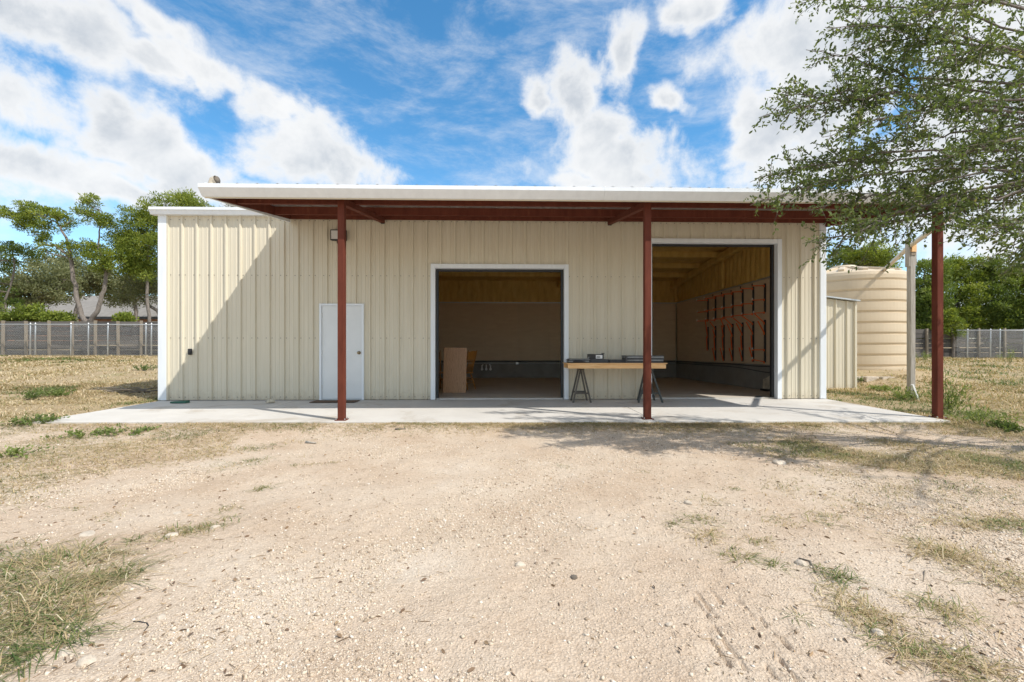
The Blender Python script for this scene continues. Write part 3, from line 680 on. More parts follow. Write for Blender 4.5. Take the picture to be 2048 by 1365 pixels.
for xa, xb in ((CX0 + 0.0195, CX0 + 0.045), (CX1 - 0.045, CX1 - 0.0195)):
    MB().add([(x_, y_, z_) for y_, z_ in ((-0.05, 3.872), (-0.05, deck(-0.05) - 0.006), (CYF + 0.03, deck(CYF + 0.03) - 0.006), (CYF + 0.03, 3.405)) for x_ in (xa, xb)], [(0,1,3,2),(2,3,5,4),(4,5,7,6),(6,7,1,0),(0,2,4,6),(1,7,5,3)]).build('rake_channel', M['oxide'], can)
# stub of pipe standing on the canopy corner
e = at(428, 366, -2.75)
st = thing('vent_elbow', (e.x, e.y, 3.57), 'short bent pipe stub standing on the left end of the canopy roof', 'pipe')
MB().tube([(e.x - 0.02, e.y, 3.52), (e.x - 0.02, e.y, 3.64), (e.x - 0.005, e.y, 3.685), (e.x + 0.05, e.y - 0.01, 3.70)], [0.062, 0.064, 0.066, 0.066], 18, False).build('bend', M['pvc'], st, True)
MB().tube([(e.x + 0.036, e.y - 0.008, 3.698), (e.x + 0.066, e.y - 0.013, 3.70)], 0.054, 18).build('rusty_throat', M['twig'], st, True)

# wall light behind the left post
p = at(680, 473, 0)
wl = thing('wall_light', (p.x, -0.04, p.z), 'black square floodlight on the wall behind the left canopy post', 'light')
MB().box(p.x - 0.165, p.x + 0.165, -0.13, -0.036, p.z - 0.115, p.z + 0.115).build('housing', M['black'], wl, bevel=0.012)
MB().box(p.x - 0.14, p.x + 0.14, -0.138, -0.131, p.z - 0.09, p.z + 0.09).build('lens', M['lens'], wl, bevel=0.002)
MB().box(p.x - 0.05, p.x + 0.05, -0.035, -0.004, p.z - 0.16, p.z + 0.1).build('bracket', M['black'], wl)
# outlet cover
p = at(382, 704, 0)
oc = thing('outlet_box', (p.x, -0.02, p.z), 'small dark weatherproof outlet on the sunlit end of the wall', 'outlet')
MB().box(p.x - 0.04, p.x + 0.04, -0.055, -0.004, p.z - 0.065, p.z + 0.065).build('cover', M['black'], oc, bevel=0.015)
MB().box(p.x - 0.025, p.x + 0.025, -0.068, -0.056, p.z - 0.05, p.z + 0.01).build('flap', M['dark_metal'], oc, bevel=0.005)
# door mat
dm = thing('door_mat', (-3.36, -0.34, 0), 'flat brown door mat in front of the grey personnel door', 'mat')
MB().box(-3.90, -2.98, -0.50, -0.14, 0.0, 0.012).build('pile', M['mat_fibre'], dm, bevel=0.004)
dm.rotation_euler = (0, 0, 0)
# green block and mottled stone on the apron near the wall
p = onz(360, 806, 0.0)
gb = thing('green_block', (p.x, p.y, 0), 'dark green plastic wedge lying on the apron near the left corner', 'wedge')
MB().prism([(p.x - 0.16, -0.003), (p.x + 0.16, -0.003), (p.x + 0.15, 0.045), (p.x - 0.15, 0.03)], 'y', p.y - 0.07, p.y + 0.07).build('body', M['green'], gb, bevel=0.006)
def rock(name, loc, sx, sy, sz, mat, label, rz=0.0, seed=0, group=None, parent=None, sink=0.25):
    r_ = np.random.default_rng(seed + 100); import bmesh
    bm = bmesh.new(); bmesh.ops.create_icosphere(bm, subdivisions=2, radius=1.0)
    pl = [Vector(r_.normal(size=3)).normalized() for _ in range(9)]; pd_ = [r_.uniform(0.62, 0.9) for _ in range(9)]
    for v in bm.verts:
        for n_, d_ in zip(pl, pd_):
            q = v.co.dot(n_)
            if q > d_: v.co -= n_*(q - d_)
        v.co = Vector((v.co.x*sx, v.co.y*sy, v.co.z*sz))
    me = bpy.data.meshes.new(name); bm.to_mesh(me); bm.free(); me.materials.append(mat)
    o = bpy.data.objects.new(name, me); COL.objects.link(o); o.location = (loc[0], loc[1], loc[2] + sz*(1-sink)*0.8); o.rotation_euler = (0, 0, rz)
    if parent: o.parent = parent
    elif label: tag(o, label, 'rock', group)
    return o
p = onz(541, 806, -0.002)
rock('rock', (p.x, p.y, -0.004), 0.10, 0.08, 0.055, M['flag'], 'mottled tan rock on the apron left of the door mat', 0.3, 3)

# ------------------------------------------------------------------ things in and before the doorways
# oak board leaning on a chair
c = onz(909, 786, 0.028)
bd = thing('oak_board', (c.x, c.y, 0.028), 'upright oak veneer panel leaning on a chair just inside the left doorway', 'panel')
me = MB().box(-0.285, 0.285, -0.011, 0.011, 0, 1.12); o = me.build('veneer_board', M['oak'], bd, world=False, bevel=0.003)
bd.rotation_euler = (-0.10, 0.015, 0.05)
def chair(name, loc, rz, label):
    t = thing(name, loc, label, 'chair', 'oak dining chairs', rz)
    w = lambda mb, n, s=True: mb.build(n, M['chair'], t, s, False)
    w(MB().prism([(-0.21,-0.19),(0.21,-0.19),(0.235,0.05),(0.20,0.21),(-0.20,0.21),(-0.235,0.05)], 'z', 0.43, 0.462), 'seat', False)
    for sx in (-1, 1):
        w(MB().tube([(sx*0.16, 0.16, 0.43), (sx*0.185, 0.20, 0.25), (sx*0.215, 0.24, 0.0)], [0.016, 0.022, 0.013], 8), 'leg')
        w(MB().tube([(sx*0.15, -0.14, 0.43), (sx*0.175, -0.20, 0.25), (sx*0.205, -0.27, 0.0)], [0.016, 0.022, 0.013], 8), 'leg')
        w(MB().tube([(sx*0.175, -0.17, 0.45), (sx*0.19, -0.22, 0.7), (sx*0.215, -0.30, 1.03), (sx*0.218, -0.31, 1.07)], [0.015, 0.019, 0.016, 0.008], 8), 'back_post')
        w(MB().tube([(sx*0.185, 0.20, 0.25), (sx*0.177, -0.20, 0.25)], 0.011, 6), 'stretcher')
    w(MB().tube([(-0.18, 0, 0.25), (0.18, 0, 0.25)], 0.011, 6), 'stretcher')
    for z in (0.17, 0.31): w(MB().tube([(-0.19, -0.2 - (0.31-z)*0.25 + 0.02, z), (0.19, -0.2 - (0.31-z)*0.25 + 0.02, z)], 0.01, 6), 'stretcher')
    cv = MB()
    for i in range(8):
        x0_ = -0.20 + 0.4*i/8; x1_ = -0.20 + 0.4*(i+1)/8; b0 = -0.03*(1-(x0_/0.2)**2); b1 = -0.03*(1-(x1_/0.2)**2); zt0 = 1.01 + 0.03*(1-(x0_/0.2)**2); zt1 = 1.01 + 0.03*(1-(x1_/0.2)**2)
        cv.add([(x0_,-0.255+b0,0.80),(x1_,-0.255+b1,0.80),(x1_,-0.30+b1,zt1),(x0_,-0.30+b0,zt0),(x0_,-0.275+b0,0.80),(x1_,-0.275+b1,0.80),(x1_,-0.32+b1,zt1),(x0_,-0.32+b0,zt0)], [(0,1,2,3),(4,7,6,5),(0,4,5,1),(3,2,6,7)])
    w(cv, 'crest_panel', False)
    for i in range(6):
        x_ = -0.13 + 0.26*i/5; w(MB().tube([(x_, -0.165, 0.46), (x_*1.08, -0.235 - 0.02*(1-(x_/0.2)**2), 0.66), (x_*1.15, -0.262 - 0.03*(1-(x_/0.2)**2), 0.81)], [0.008, 0.012, 0.008], 6), 'spindle')
    return t
p = onz(926, 779, 0.028); chair('dining_chair', (p.x, p.y + 0.05, 0.028), R(62), 'varnished oak chair behind the right edge of the leaning board')
p = onz(874, 779, 0.028); chair('dining_chair', (p.x - 0.02, p.y + 0.15, 0.028), R(-150), 'varnished oak chair half hidden between the doorway jamb and the board')

# flagstone leaning on the right stem wall, scrap on the floor
p = atx(1533, 778, XI - 0.12)
fs = thing('leaning_flagstone', (p.x, p.y, 0.03), 'rough cream flagstone leaning on the stem wall inside the right doorway', 'stone')
pr = [(-0.17, 0.05), (0.20, 0.03), (0.22, 0.30), (0.05, 0.36), (-0.16, 0.46)]
m = MB(); n = len(pr)
m.add([(0.055 - 0.12*0 + 0.10*(z), y, z) for y, z in pr] + [(0.005 + 0.10*z, y*0.96, z*0.97) for y, z in pr], [tuple(range(n)), tuple(reversed(range(n, 2*n)))] + [(i, n+i, n+(i+1) % n, (i+1) % n) for i in range(n)])
m.build('slab_face', M['flag'], fs, world=False)
MB().box(-0.06, 0.03, -0.16, 0.02, 0.0, 0.055).box(-0.05, 0.04, 0.05, 0.2, 0.0, 0.05).build('black_foot', M['black'], fs, world=False)
p = onz(1518, 797, 0.0)
sp = thing('scrap_rag', (p.x, p.y, 0.0), 'small dark scrap lying on the sunlit floor of the right doorway', 'scrap')
m = MB().tube([(-0.11, 0, 0.018), (-0.05, 0.02, 0.028), (0.02, -0.01, 0.03), (0.09, 0.02, 0.022), (0.13, 0.0, 0.012)], [0.01, 0.022, 0.028, 0.02, 0.008], 7); m.build('rag', M['black'], sp, True, False)

# lumber rack on the right wall
rk = thing('lumber_rack', (XI, 2.6, 0.8), 'orange arms on black uprights of a lumber rack on the plywood wall', 'rack')
def zr(x, y): return 1380 + x/6.822, 550 + y/6.825
RX = XI + 0.02
up_top = atx(*zr(1022, 120), RX).z; up_bot = atx(*zr(1022, 512), RX).z; lo_top = atx(*zr(1022, 615), RX).z; lo_bot = atx(*zr(1022, 1195), RX).z
cols = [245, 348, 462, 583, 718, 862, 1022]
arms = {1022: [((1022,150),(850,150)), ((1022,340),(850,348)), ((1024,515),(868,525)), ((1020,660),(880,530)), ((1015,800),(925,630)), ((1030,1025),(850,1025)), ((1030,1190),(850,1155))],
        862: [((862,188),(690,188)), ((862,392),(700,400)), ((862,535),(705,545)), ((860,670),(715,565)), ((860,800),(765,645)), ((847,1020),(834,825)), ((857,1165),(808,990))],
        718: [((718,228),(560,238)), ((718,415),(565,428)), ((718,550),(565,565)), ((715,690),(590,590)), ((712,815),(630,660)), ((702,1010),(691,835)), ((708,1160),(668,990))],
        583: [((583,258),(430,268)), ((583,440),(435,455)), ((583,572),(435,582)), ((580,700),(475,595)), ((575,830),(505,668)), ((570,1010),(556,845)), ((577,1160),(533,1000))],
        462: [((462,285),(312,295)), ((462,460),(315,468)), ((462,598),(320,608)), ((457,700),(418,602)), ((452,835),(430,690)), ((450,1015),(438,845)), ((450,1160),(412,1000))],
        348: [((348,315),(195,325)), ((348,478),(205,490)), ((348,622),(210,615)), ((342,735),(270,640)), ((337,840),(308,745)), ((334,1015),(325,840)), ((338,1160),(306,1000))],
        245: [((245,345),(92,355)), ((245,500),(100,515)), ((245,630),(95,632)), ((240,850),(205,600)), ((233,1020),(226,840))]}
for cx in cols:
    Yc = atx(*zr(cx, 600), RX).y
    MB().box(RX - 0.018, RX + 0.02, Yc - 0.019, Yc + 0.019, up_bot, up_top).build('upright', M['black'], rk)
    MB().box(RX - 0.018, RX + 0.02, Yc - 0.019, Yc + 0.019, lo_bot if cx > 300 else lo_bot + 0.36, lo_top).build('upright', M['black'], rk)
    for (a, b) in arms[cx]:
        pa = at(*zr(*a), Yc); pb = at(*zr(*b), Yc)
        pa.x = min(pa.x, RX - 0.01)
        mb = MB().bar(pa, pb, 0.024, 0.024); mb.box(RX - 0.035, RX - 0.0185, Yc - 0.024, Yc + 0.024, pa.z - 0.035, pa.z + 0.02)
        ar = mb.build('arm', M['orange'], rk)
        d = (pb - pa).normalized()
        if abs(d.x) > 0.9: MB().bar(pb, pb + Vector((0, 0, 0.06)), 0.022, 0.022).build('end_stop', M['white'] if a[1] > 300 else M['black'], ar)

# sawhorses and the work table
def sawhorse(px_f, px_r, mat, label):
    """px_f: pixels of the two front feet, px_r: of the two rear feet"""
    f0, f1 = onz(px_f[0], 806, -0.012), onz(px_f[1], 806, -0.012); r0, r1 = onz(px_r[0], 801.5, -0.006), onz(px_r[1], 801.5, -0.006)
    cf = (f0 + f1)/2; cr = (r0 + r1)/2; cx = (cf.x + cr.x)/2 ; top = 0.70
    t = thing('sawhorse', (cx, (cf.y+cr.y)/2, -0.01), label, 'sawhorse', 'sawhorses under the work table')
    ya, yb = cf.y + 0.06, cr.y - 0.06
    MB().box(cx - 0.035, cx + 0.035, ya - 0.12, yb + 0.12, top - 0.045, top).build('top_rail', mat, t, bevel=0.006)
    for q, yy_ in ((f0, ya), (f1, ya), (r0, yb), (r1, yb)):
        s_ = -1 if q.x < cx else 1
        MB().bar((q.x, q.y, q.z), (cx + s_*0.03, yy_, top - 0.05), 0.042, 0.032, (1, 0, 0)).build('leg', mat, t)
    for (a, b), yy_ in (((f0, f1), ya), ((r0, r1), yb)):
        k_ = 0.27; a2 = a.lerp(Vector((cx, yy_, top)), k_); b2 = b.lerp(Vector((cx, yy_, top)), k_)
        MB().bar(a2 + Vector((0, 0.02, 0)), b2 + Vector((0, 0.02, 0)), 0.018, 0.035).build('spreader', mat, t)
    return t
sawhorse((1146.5, 1182), (1142, 1174), M['sawhorse_b'], 'worn grey-brown sawhorse under the left end of the table')
sawhorse((1276.5, 1325), (1275.5, 1309), M['sawhorse'], 'dark green-black sawhorse under the right end, behind the post')
yf, yr = -0.82, -0.20
tl = at(1136, 739, yf); tr = at(1332, 738, yf); TZ = 0.702
tb = thing('work_table', ((tl.x+tr.x)/2, -0.5, TZ), 'pine-edged plywood table top laid across two sawhorses', 'table')
MB().box(tl.x, tr.x, yf, yf + 0.04, TZ + 0.001, TZ + 0.092).build('edge_board', M['pine'], tb, bevel=0.003)
MB().box(tl.x, tr.x, yr - 0.04, yr, TZ + 0.001, TZ + 0.092).build('edge_board', M['pine'], tb, bevel=0.003)
for xx in (tl.x + 0.02, (tl.x+tr.x)/2, tr.x - 0.06): MB().box(xx, xx + 0.04, yf + 0.042, yr - 0.042, TZ + 0.002, TZ + 0.09).build('cross_board', M['pine'], tb)
MB().box(tl.x - 0.02, tr.x + 0.025, yf - 0.02, yr + 0.01, TZ + 0.094, TZ + 0.112).build('top_sheet', M['pine'], tb, bevel=0.002)
ZT = TZ + 0.113
def pxx(px): return at(px, 727, -0.62).x
def stack(name, x0, x1, y0, y1, zs, mats, label, cat, jit=0.012):
    t = thing(name, ((x0+x1)/2, (y0+y1)/2, ZT), label, cat); z = ZT
    for i, h in enumerate(zs):
        j = random.uniform(-jit, jit); MB().box(x0 + j, x1 + j, y0 + random.uniform(-jit, jit), y1, z + 0.0008, z + h).build('sheet', mats[i % len(mats)], t, bevel=0.002); z += h
    return t
stack('sheet_pile', pxx(1137), pxx(1178), -0.74, -0.34, [0.022, 0.018, 0.012, 0.012, 0.01, 0.008], [M['slate'], M['tile'], M['slate']], 'untidy pile of thin dark sheets at the left end of the table', 'sheets', 0.03)
stack('slate_slab', pxx(1179.5), pxx(1215), -0.72, -0.36, [0.04, 0.032], [M['slate']], 'two thick dark slabs under the open black box', 'slab', 0.006)
stack('slate_slab', pxx(1217), pxx(1249), -0.70, -0.34, [0.035, 0.03], [M['slate']], 'flat dark slab between the black box and the tile stack', 'slab', 0.006)
stack('tile_stack', pxx(1251), pxx(1323), -0.75, -0.30, [0.021]*7, [M['slate'], M['slate'], M['tile']], 'tall stack of grey tiles at the right end of the table behind the post', 'tiles', 0.008)
t = thing('dark_block', (pxx(1249), -0.74, ZT), 'small dark block leaning at the left side of the tile stack', 'block'); MB().box(pxx(1246.5), pxx(1250) - 0.001, -0.80, -0.755, ZT, ZT + 0.115).build('block', M['slate'], t, bevel=0.004)
# black glove-like bundle in front of the pile
t = thing('strap_bundle', (pxx(1152), -0.79, ZT), 'shiny black strap bundle in front of the pile of sheets', 'strap'); MB().tube([(pxx(1143), -0.80, ZT+0.02), (pxx(1148), -0.79, ZT+0.03), (pxx(1155), -0.80, ZT+0.028), (pxx(1162), -0.79, ZT+0.022), (pxx(1168), -0.80, ZT+0.02)], [0.012, 0.026, 0.024, 0.018, 0.01], 10).build('bundle', M['black'], t, True)
# open black box with a white barcode label
bx0, bx1, bz = pxx(1178), pxx(1206), ZT + 0.0735
t = thing('cardboard_box', ((bx0+bx1)/2, -0.55, bz), 'open black carton with a white barcode label on the table', 'box')
bd_ = 0.006; h = 0.105
MB().box(bx0, bx1, -0.68, -0.68 + bd_, bz, bz + h).build('front', M['black'], t)
MB().box(bx0, bx1, -0.42, -0.42 + bd_, bz, bz + h).build('back', M['black'], t)
MB().box(bx0, bx0 + bd_, -0.673, -0.421, bz, bz + h).build('side', M['black'], t)
MB().box(bx1 - bd_, bx1, -0.673, -0.421, bz, bz + h).build('side', M['black'], t)
MB().box(bx0 + 0.007, bx1 - 0.007, -0.673, -0.421, bz + 0.001, bz + 0.006).build('bottom', M['black'], t)
MB().bar((bx1 + 0.004, -0.55, bz + h), (bx1 + 0.02, -0.55, bz + h + 0.02), 0.25, 0.004).build('flap', M['black'], t)
MB().bar((bx0 - 0.02, -0.6, bz + 0.004), (bx0 + 0.035, -0.6, bz + h + 0.005), 0.15, 0.006, (1, 0, 0)).build('flap', M['tile'], t)
lx0, lx1 = pxx(1190.5), pxx(1203.5)
lb = MB().box(lx0, lx1, -0.683, -0.6808, bz + 0.012, bz + 0.085).build('label', M['white'], t)
m = MB(); q = lx0 + 0.015
while q < lx1 - 0.045:
    w_ = random.choice((0.003, 0.005, 0.007)); m.box(q, q + w_, -0.6845, -0.6832, bz + 0.024, bz + 0.062); q += w_ + random.choice((0.003, 0.005))
m.build('barcode', M['black'], lb)

# ------------------------------------------------------------------ lean-to shed, tank, pipe and timber post on the right
SY = 1.82
sh = thing('lean_to_shed', (8.2, SY, 0), 'low beige ribbed steel lean-to attached to the right side wall', 'shed')
sx0, sx1 = 7.24, 9.30
fw = empty_part('front_wall', sh)
for a, b in ((sx0, 7.70), (7.702, 8.61), (8.612, sx1)):
    pp = prof_pts(a, b); n = len(pp); m = MB(); zt = lambda x_: 2.60 - 0.125*(x_ - sx0)
    m.add([(x_, SY - o_, 0.035) for x_, o_ in pp] + [(x_, SY - o_, zt(x_)) for x_, o_ in pp], [(j, j+1, n+j+1, n+j) for j in range(n-1)]); link('panel', m.mesh('panel', False, False), M['beige'], fw)
m = MB(); pp = prof_pts(SY + 0.02, 5.2); n = len(pp); m.add([(sx1 + o_*0.5, y_, 0.0) for y_, o_ in pp] + [(sx1 + o_*0.5, y_, 2.33) for y_, o_ in pp], [(j, j+1, n+j+1, n+j) for j in range(n-1)]); link('side_wall', m.mesh('side_wall', False, False), M['beige'], sh)
MB().box(sx1 - 0.03, sx1 + 0.02, SY - 0.045, SY + 0.015, 0.03, 2.335).build('corner_trim', M['beige'], sh)
MB().add([(sx0 - 0.02, SY - 0.10, 2.615), (sx1 + 0.07, SY - 0.10, 2.355), (sx1 + 0.07, 5.3, 2.355), (sx0 - 0.02, 5.3, 2.615), (sx0 - 0.02, SY - 0.10, 2.65), (sx1 + 0.07, SY - 0.10, 2.39), (sx1 + 0.07, 5.3, 2.39), (sx0 - 0.02, 5.3, 2.65)], [(0,3,2,1),(4,5,6,7),(0,1,5,4),(1,2,6,5),(2,3,7,6),(3,0,4,7)]).build('roof', M['galv'], sh)

tk = thing('water_tank', (TANK[0], TANK[1], TANK_Z), 'large sand-coloured ribbed poly rainwater tank behind the lean-to', 'tank')
prof = [(TANK_R - 0.02, TANK_Z - 0.15), (TANK_R, TANK_Z + 0.05)]
zb0, zsh = TANK_Z + 0.12, 3.24; nb = 8; bh = (zsh - zb0)/nb
for i in range(nb):
    z0 = zb0 + i*bh
    prof += [(TANK_R - 0.001, z0 - 0.012), (TANK_R - 0.036, z0 - 0.004), (TANK_R - 0.034, z0 + 0.012), (TANK_R - 0.006, z0 + 0.065), (TANK_R, z0 + 0.072), (TANK_R + 0.002, z0 + bh*0.5)]
prof += [(TANK_R - 0.001, zsh - 0.012), (TANK_R - 0.036, zsh - 0.004), (TANK_R - 0.034, zsh + 0.012), (TANK_R - 0.006, zsh + 0.065), (TANK_R - 0.005, zsh + 0.18), (TANK_R - 0.03, zsh + 0.27), (TANK_R - 0.10, zsh + 0.32), (TANK_R - 0.22, zsh + 0.33), (0.42, zsh + 0.62), (0.40, zsh + 0.63)]
MB().lathe(prof, TANK[0], TANK[1], 96).build('shell', M['tank'], tk, False)
MB().lathe([(0.30, zsh + 0.58), (0.40, zsh + 0.62), (0.40, zsh + 0.68), (0.34, zsh + 0.72), (0.0, zsh + 0.74)], TANK[0], TANK[1], 32).build('lid', M['tank'], tk, True)
for k in range(16):
    a = 2*math.pi*k/16 + 0.1; d = Vector((math.cos(a), math.sin(a), 0)); c0 = Vector((TANK[0], TANK[1], 0))
    MB().bar(c0 + d*0.5 + Vector((0,0,zsh+0.60)), c0 + d*(TANK_R-0.20) + Vector((0,0,zsh+0.365)), 0.16, 0.09).build('crown_rib', M['tank'], tk, bevel=0.02)
inl = at(1764, 543, 4.05)
MB().box(inl.x - 0.20, inl.x + 0.25, inl.y - 0.2, inl.y + 0.35, zsh + 0.30, inl.z + 0.05).build('inlet_box', M['tank'], tk, bevel=0.03)

# grey timber post with its cradle of boards
tp0 = onz(1822, 793, 0.03); TPY = tp0.y
tp = thing('timber_post', (tp0.x, TPY, 0), 'weathered grey timber post carrying the pipe beside the tank', 'post')
ptop = at(1822, 512, TPY).z
MB().box(tp0.x - 0.055, tp0.x + 0.055, TPY - 0.055, TPY + 0.055, -0.15, ptop).build('shaft', M['grey_wood'], tp, bevel=0.006)
MB().box(tp0.x - 0.085, tp0.x - 0.057, TPY - 0.05, TPY + 0.06, ptop - 0.25, ptop + 0.38).build('cheek_board', M['grey_wood'], tp)
MB().box(tp0.x + 0.057, tp0.x + 0.085, TPY - 0.05, TPY + 0.06, ptop - 0.22, ptop + 0.16).build('cheek_board', M['grey_wood'], tp)
for i, (z, hh) in enumerate(((0.002, 0.07), (0.075, 0.06), (0.138, 0.04))): MB().box(tp0.x - 0.054, tp0.x + 0.054, TPY - 0.07 + 0.01*i, TPY + 0.06, ptop + z, ptop + z + hh).build('cradle_block', M['pine'] if i == 1 else M['tan_post'], tp, bevel=0.003)
MB().box(tp0.x - 0.05, tp0.x + 0.055, TPY - 0.085, TPY - 0.072, ptop + 0.075, ptop + 0.26).build('cradle_board', M['pine'], tp)
# downpipe from the canopy gutter to the tank
pa = Vector((7.30, -2.92, 3.41)); pb = Vector((7.42, -2.82, 3.30)); pc = Vector((tp0.x - 0.005, TPY + 0.0, ptop + 0.24))
dp = thing('downpipe', pa, 'long sand-coloured pipe sloping from the canopy gutter to the tank', 'pipe')
MB().tube([pa, pa + Vector((0.005, 0.01, -0.06)), pb + Vector((0.0, 0.0, 0.06)), pc, Vector((inl.x + 0.05, inl.y + 0.05, inl.z))], 0.052, 14).build('pipe_run', M['pvc'], dp, True)
dv = (Vector((inl.x + 0.05, inl.y + 0.05, inl.z)) - pc).normalized(); ee = Vector((inl.x + 0.05, inl.y + 0.05, inl.z))
MB().tube([ee - dv*0.13, ee + dv*0.02], 0.064, 14).build('coupling', M['pvc'], dp, True)
# white stake
a = onz(1838, 801, 0.0); b = at(1826, 770, a.y)
sk = thing('white_stake', a, 'short white stake leaning at the foot of the timber post', 'stake'); MB().bar(a - Vector((0, 0, 0.05)), b + Vector((0, 0.02, 0)), 0.05, 0.035, (1, 0, 0)).build('stake', M['white'], sk)
# low kerb of blocks at the tank pad
for i in range(4):
    p = onz(1722 + 14*i, 760 + i*0.4, 0.33); o = MB().box(-0.2, 0.2, -0.1, 0.1, -0.24, 0.03).build('retaining_block', M['stone'], None, bevel=0.012); o.location = (9.75 + 0.44*i, 3.02 - 0.03*i, 0.30); o.rotation_euler = (0, 0, 0.04*i)
    tag(o, ('first', 'second', 'third', 'last')[i] + ' pale retaining block below the tank, counting from the shed', 'block', 'blocks edging the tank pad')

# ------------------------------------------------------------------ fences
def board_fence(name, xa, xb, Y, bay, label, nb=7, h=1.78):
    t = thing(name, ((xa+xb)/2, Y, float(gz((xa+xb)/2, Y))), label, 'fence'); n = int(round((xb-xa)/bay)); bw = h/nb
    proto = MB().box(-bay/2 + 0.006, bay/2 - 0.006, -0.011, 0.011, -bw/2 + 0.010, bw/2 - 0.010).mesh('board'); proto.materials.append(M['fence'])
    post = MB().box(-0.05, 0.05, -0.05, 0.05, -0.2, h + 0.06).mesh('post'); post.materials.append(M['tan_post'])
    inv = wmat(t).inverted()
    for i in range(n + 1):
        x = xa + i*bay; z = float(gz(x, Y)); o = bpy.data.objects.new('post', post); COL.objects.link(o); o.parent = t; o.location = inv @ Vector((x, Y - 0.07, z + random.uniform(-0.02, 0.03))); o.rotation_euler = (0, random.uniform(-0.012, 0.012), 0)
        if i == n: break
        for k in range(nb):
            zc = z + 0.03 + bw*(k+0.5)
            o = bpy.data.objects.new('board', proto); COL.objects.link(o); o.parent = t
            o.location = inv @ Vector((x + bay/2, Y + random.uniform(-0.012, 0.012), zc + random.uniform(-0.014, 0.014))); o.rotation_euler = (random.uniform(-0.05, 0.05), random.uniform(-0.014, 0.014), 0)
    return t
def chain_fence(xa, xb, Y, xposts, label, h=1.62):
    t = thing('chain_link_fence', ((xa+xb)/2, Y, float(gz((xa+xb)/2, Y))), label, 'fence')
    for x in xposts:
        z = float(gz(x, Y)); MB().tube([(x, Y, z - 0.1), (x, Y, z + h + 0.10), (x, Y, z + h + 0.12)], [0.034, 0.034, 0.012], 10).build('post', M['galv'], t, True)
    za, zb = float(gz(xa, Y)), float(gz(xb, Y))
    MB().tube([(xa, Y - 0.03, za + h + 0.03), (xb, Y - 0.03, zb + h + 0.03)], 0.024, 8).build('top_rail', M['galv'], t, True)
    st_ = 0.085; m = MB(); L_ = xb - xa
    vs = []; fs = []
    def wire(x0, z0, x1, z1):
        w_ = 0.0021; b_ = len(vs)
        for (x, z) in ((x0, z0), (x1, z1)):
            gb_ = za + (zb-za)*(x-xa)/L_ ; vs.extend([(x - w_, Y - 0.045, gb_ + z), (x + w_, Y - 0.045, gb_ + z), (x, Y - 0.038, gb_ + z + w_)])
        fs.extend([(b_, b_+1, b_+4, b_+3), (b_+1, b_+2, b_+5, b_+4), (b_+2, b_, b_+3, b_+5)])
    x = xa - h
    while x < xb:
        s0 = max(0, xa - x); s1 = min(h, xb - x)
        if s1 > s0: wire(x + s0, 0.04 + s0, x + s1, 0.04 + s1); wire(x + s0, 0.04 + h - s0, x + s1, 0.04 + h - s1)
        x += st_
    m.add(vs, fs); o = m.build('wire_mesh', M['galv'], t); tag(o, kind='stuff')
    return t
board_fence('board_fence', -36, -12, 15.2, 1.2, 'weathered horizontal board fence behind the left chain link')
lp = [at(p, 700, 14.6).x for p in (-160, -90, -30, 61, 71, 142, 177, 216, 292, 303)] + [-16.6, -14.2]
chain_fence(-36, -12, 14.6, lp, 'galvanised chain link fence at the left edge of the yard')
board_fence('board_fence', 16, 40, 17.0, 1.6, 'weathered horizontal board fence behind the right chain link', 6, 1.70)
rp = [at(p, 700, 16.4).x for p in (1935, 1981, 2000, 2048, 2120, 2200)] + [20.0]
chain_fence(at(1912, 700, 16.4).x, 40, 16.4, rp, 'galvanised chain link fence at the right edge of the yard')

# ------------------------------------------------------------------ house beyond the left fence
hz0 = float(gz(-40, 36))
hs = thing('brick_house', (-36, 40, hz0), 'low brick house with grey shingle roof behind the left fence', 'house')
hx0, hx1, hy0, hy1 = -52, -22, 36.0, 46.0; ev = at(200, 634, 36).z; rg = at(200, 592, 41).z
MB().box(hx0 + 0.6, hx1 - 0.6, hy0 + 0.7, hy1 - 0.7, hz0 - 0.5, ev + 0.1).build('wall', M['brick'], hs)
rf = MB().add([(hx0, hy0, ev), (hx1, hy0, ev), (hx1, hy1, ev), (hx0, hy1, ev), (hx0 + 5, 41, rg), (hx1 - 5, 41, rg)], [(0,1,5,4), (1,2,5), (2,3,4,5), (3,0,4), (3,2,1,0)]).build('roof', M['shingle'], hs)
MB().box(hx0 + 0.02, hx1 - 0.02, hy0 - 0.03, hy0 + 0.02, ev - 0.22, ev + 0.02).build('fascia', M['dark_metal'], hs)
for x in (-46, -41, -34, -30, -26):
    o = MB().box(x - 0.6, x + 0.6, hy0 + 0.66, hy0 + 0.72, hz0 + 0.9, ev - 0.4).build('window', M['trim'], hs); MB().box(x - 0.52, x + 0.52, hy0 + 0.64, hy0 + 0.655, hz0 + 0.98, ev - 0.48).build('pane', M['glass'], o)

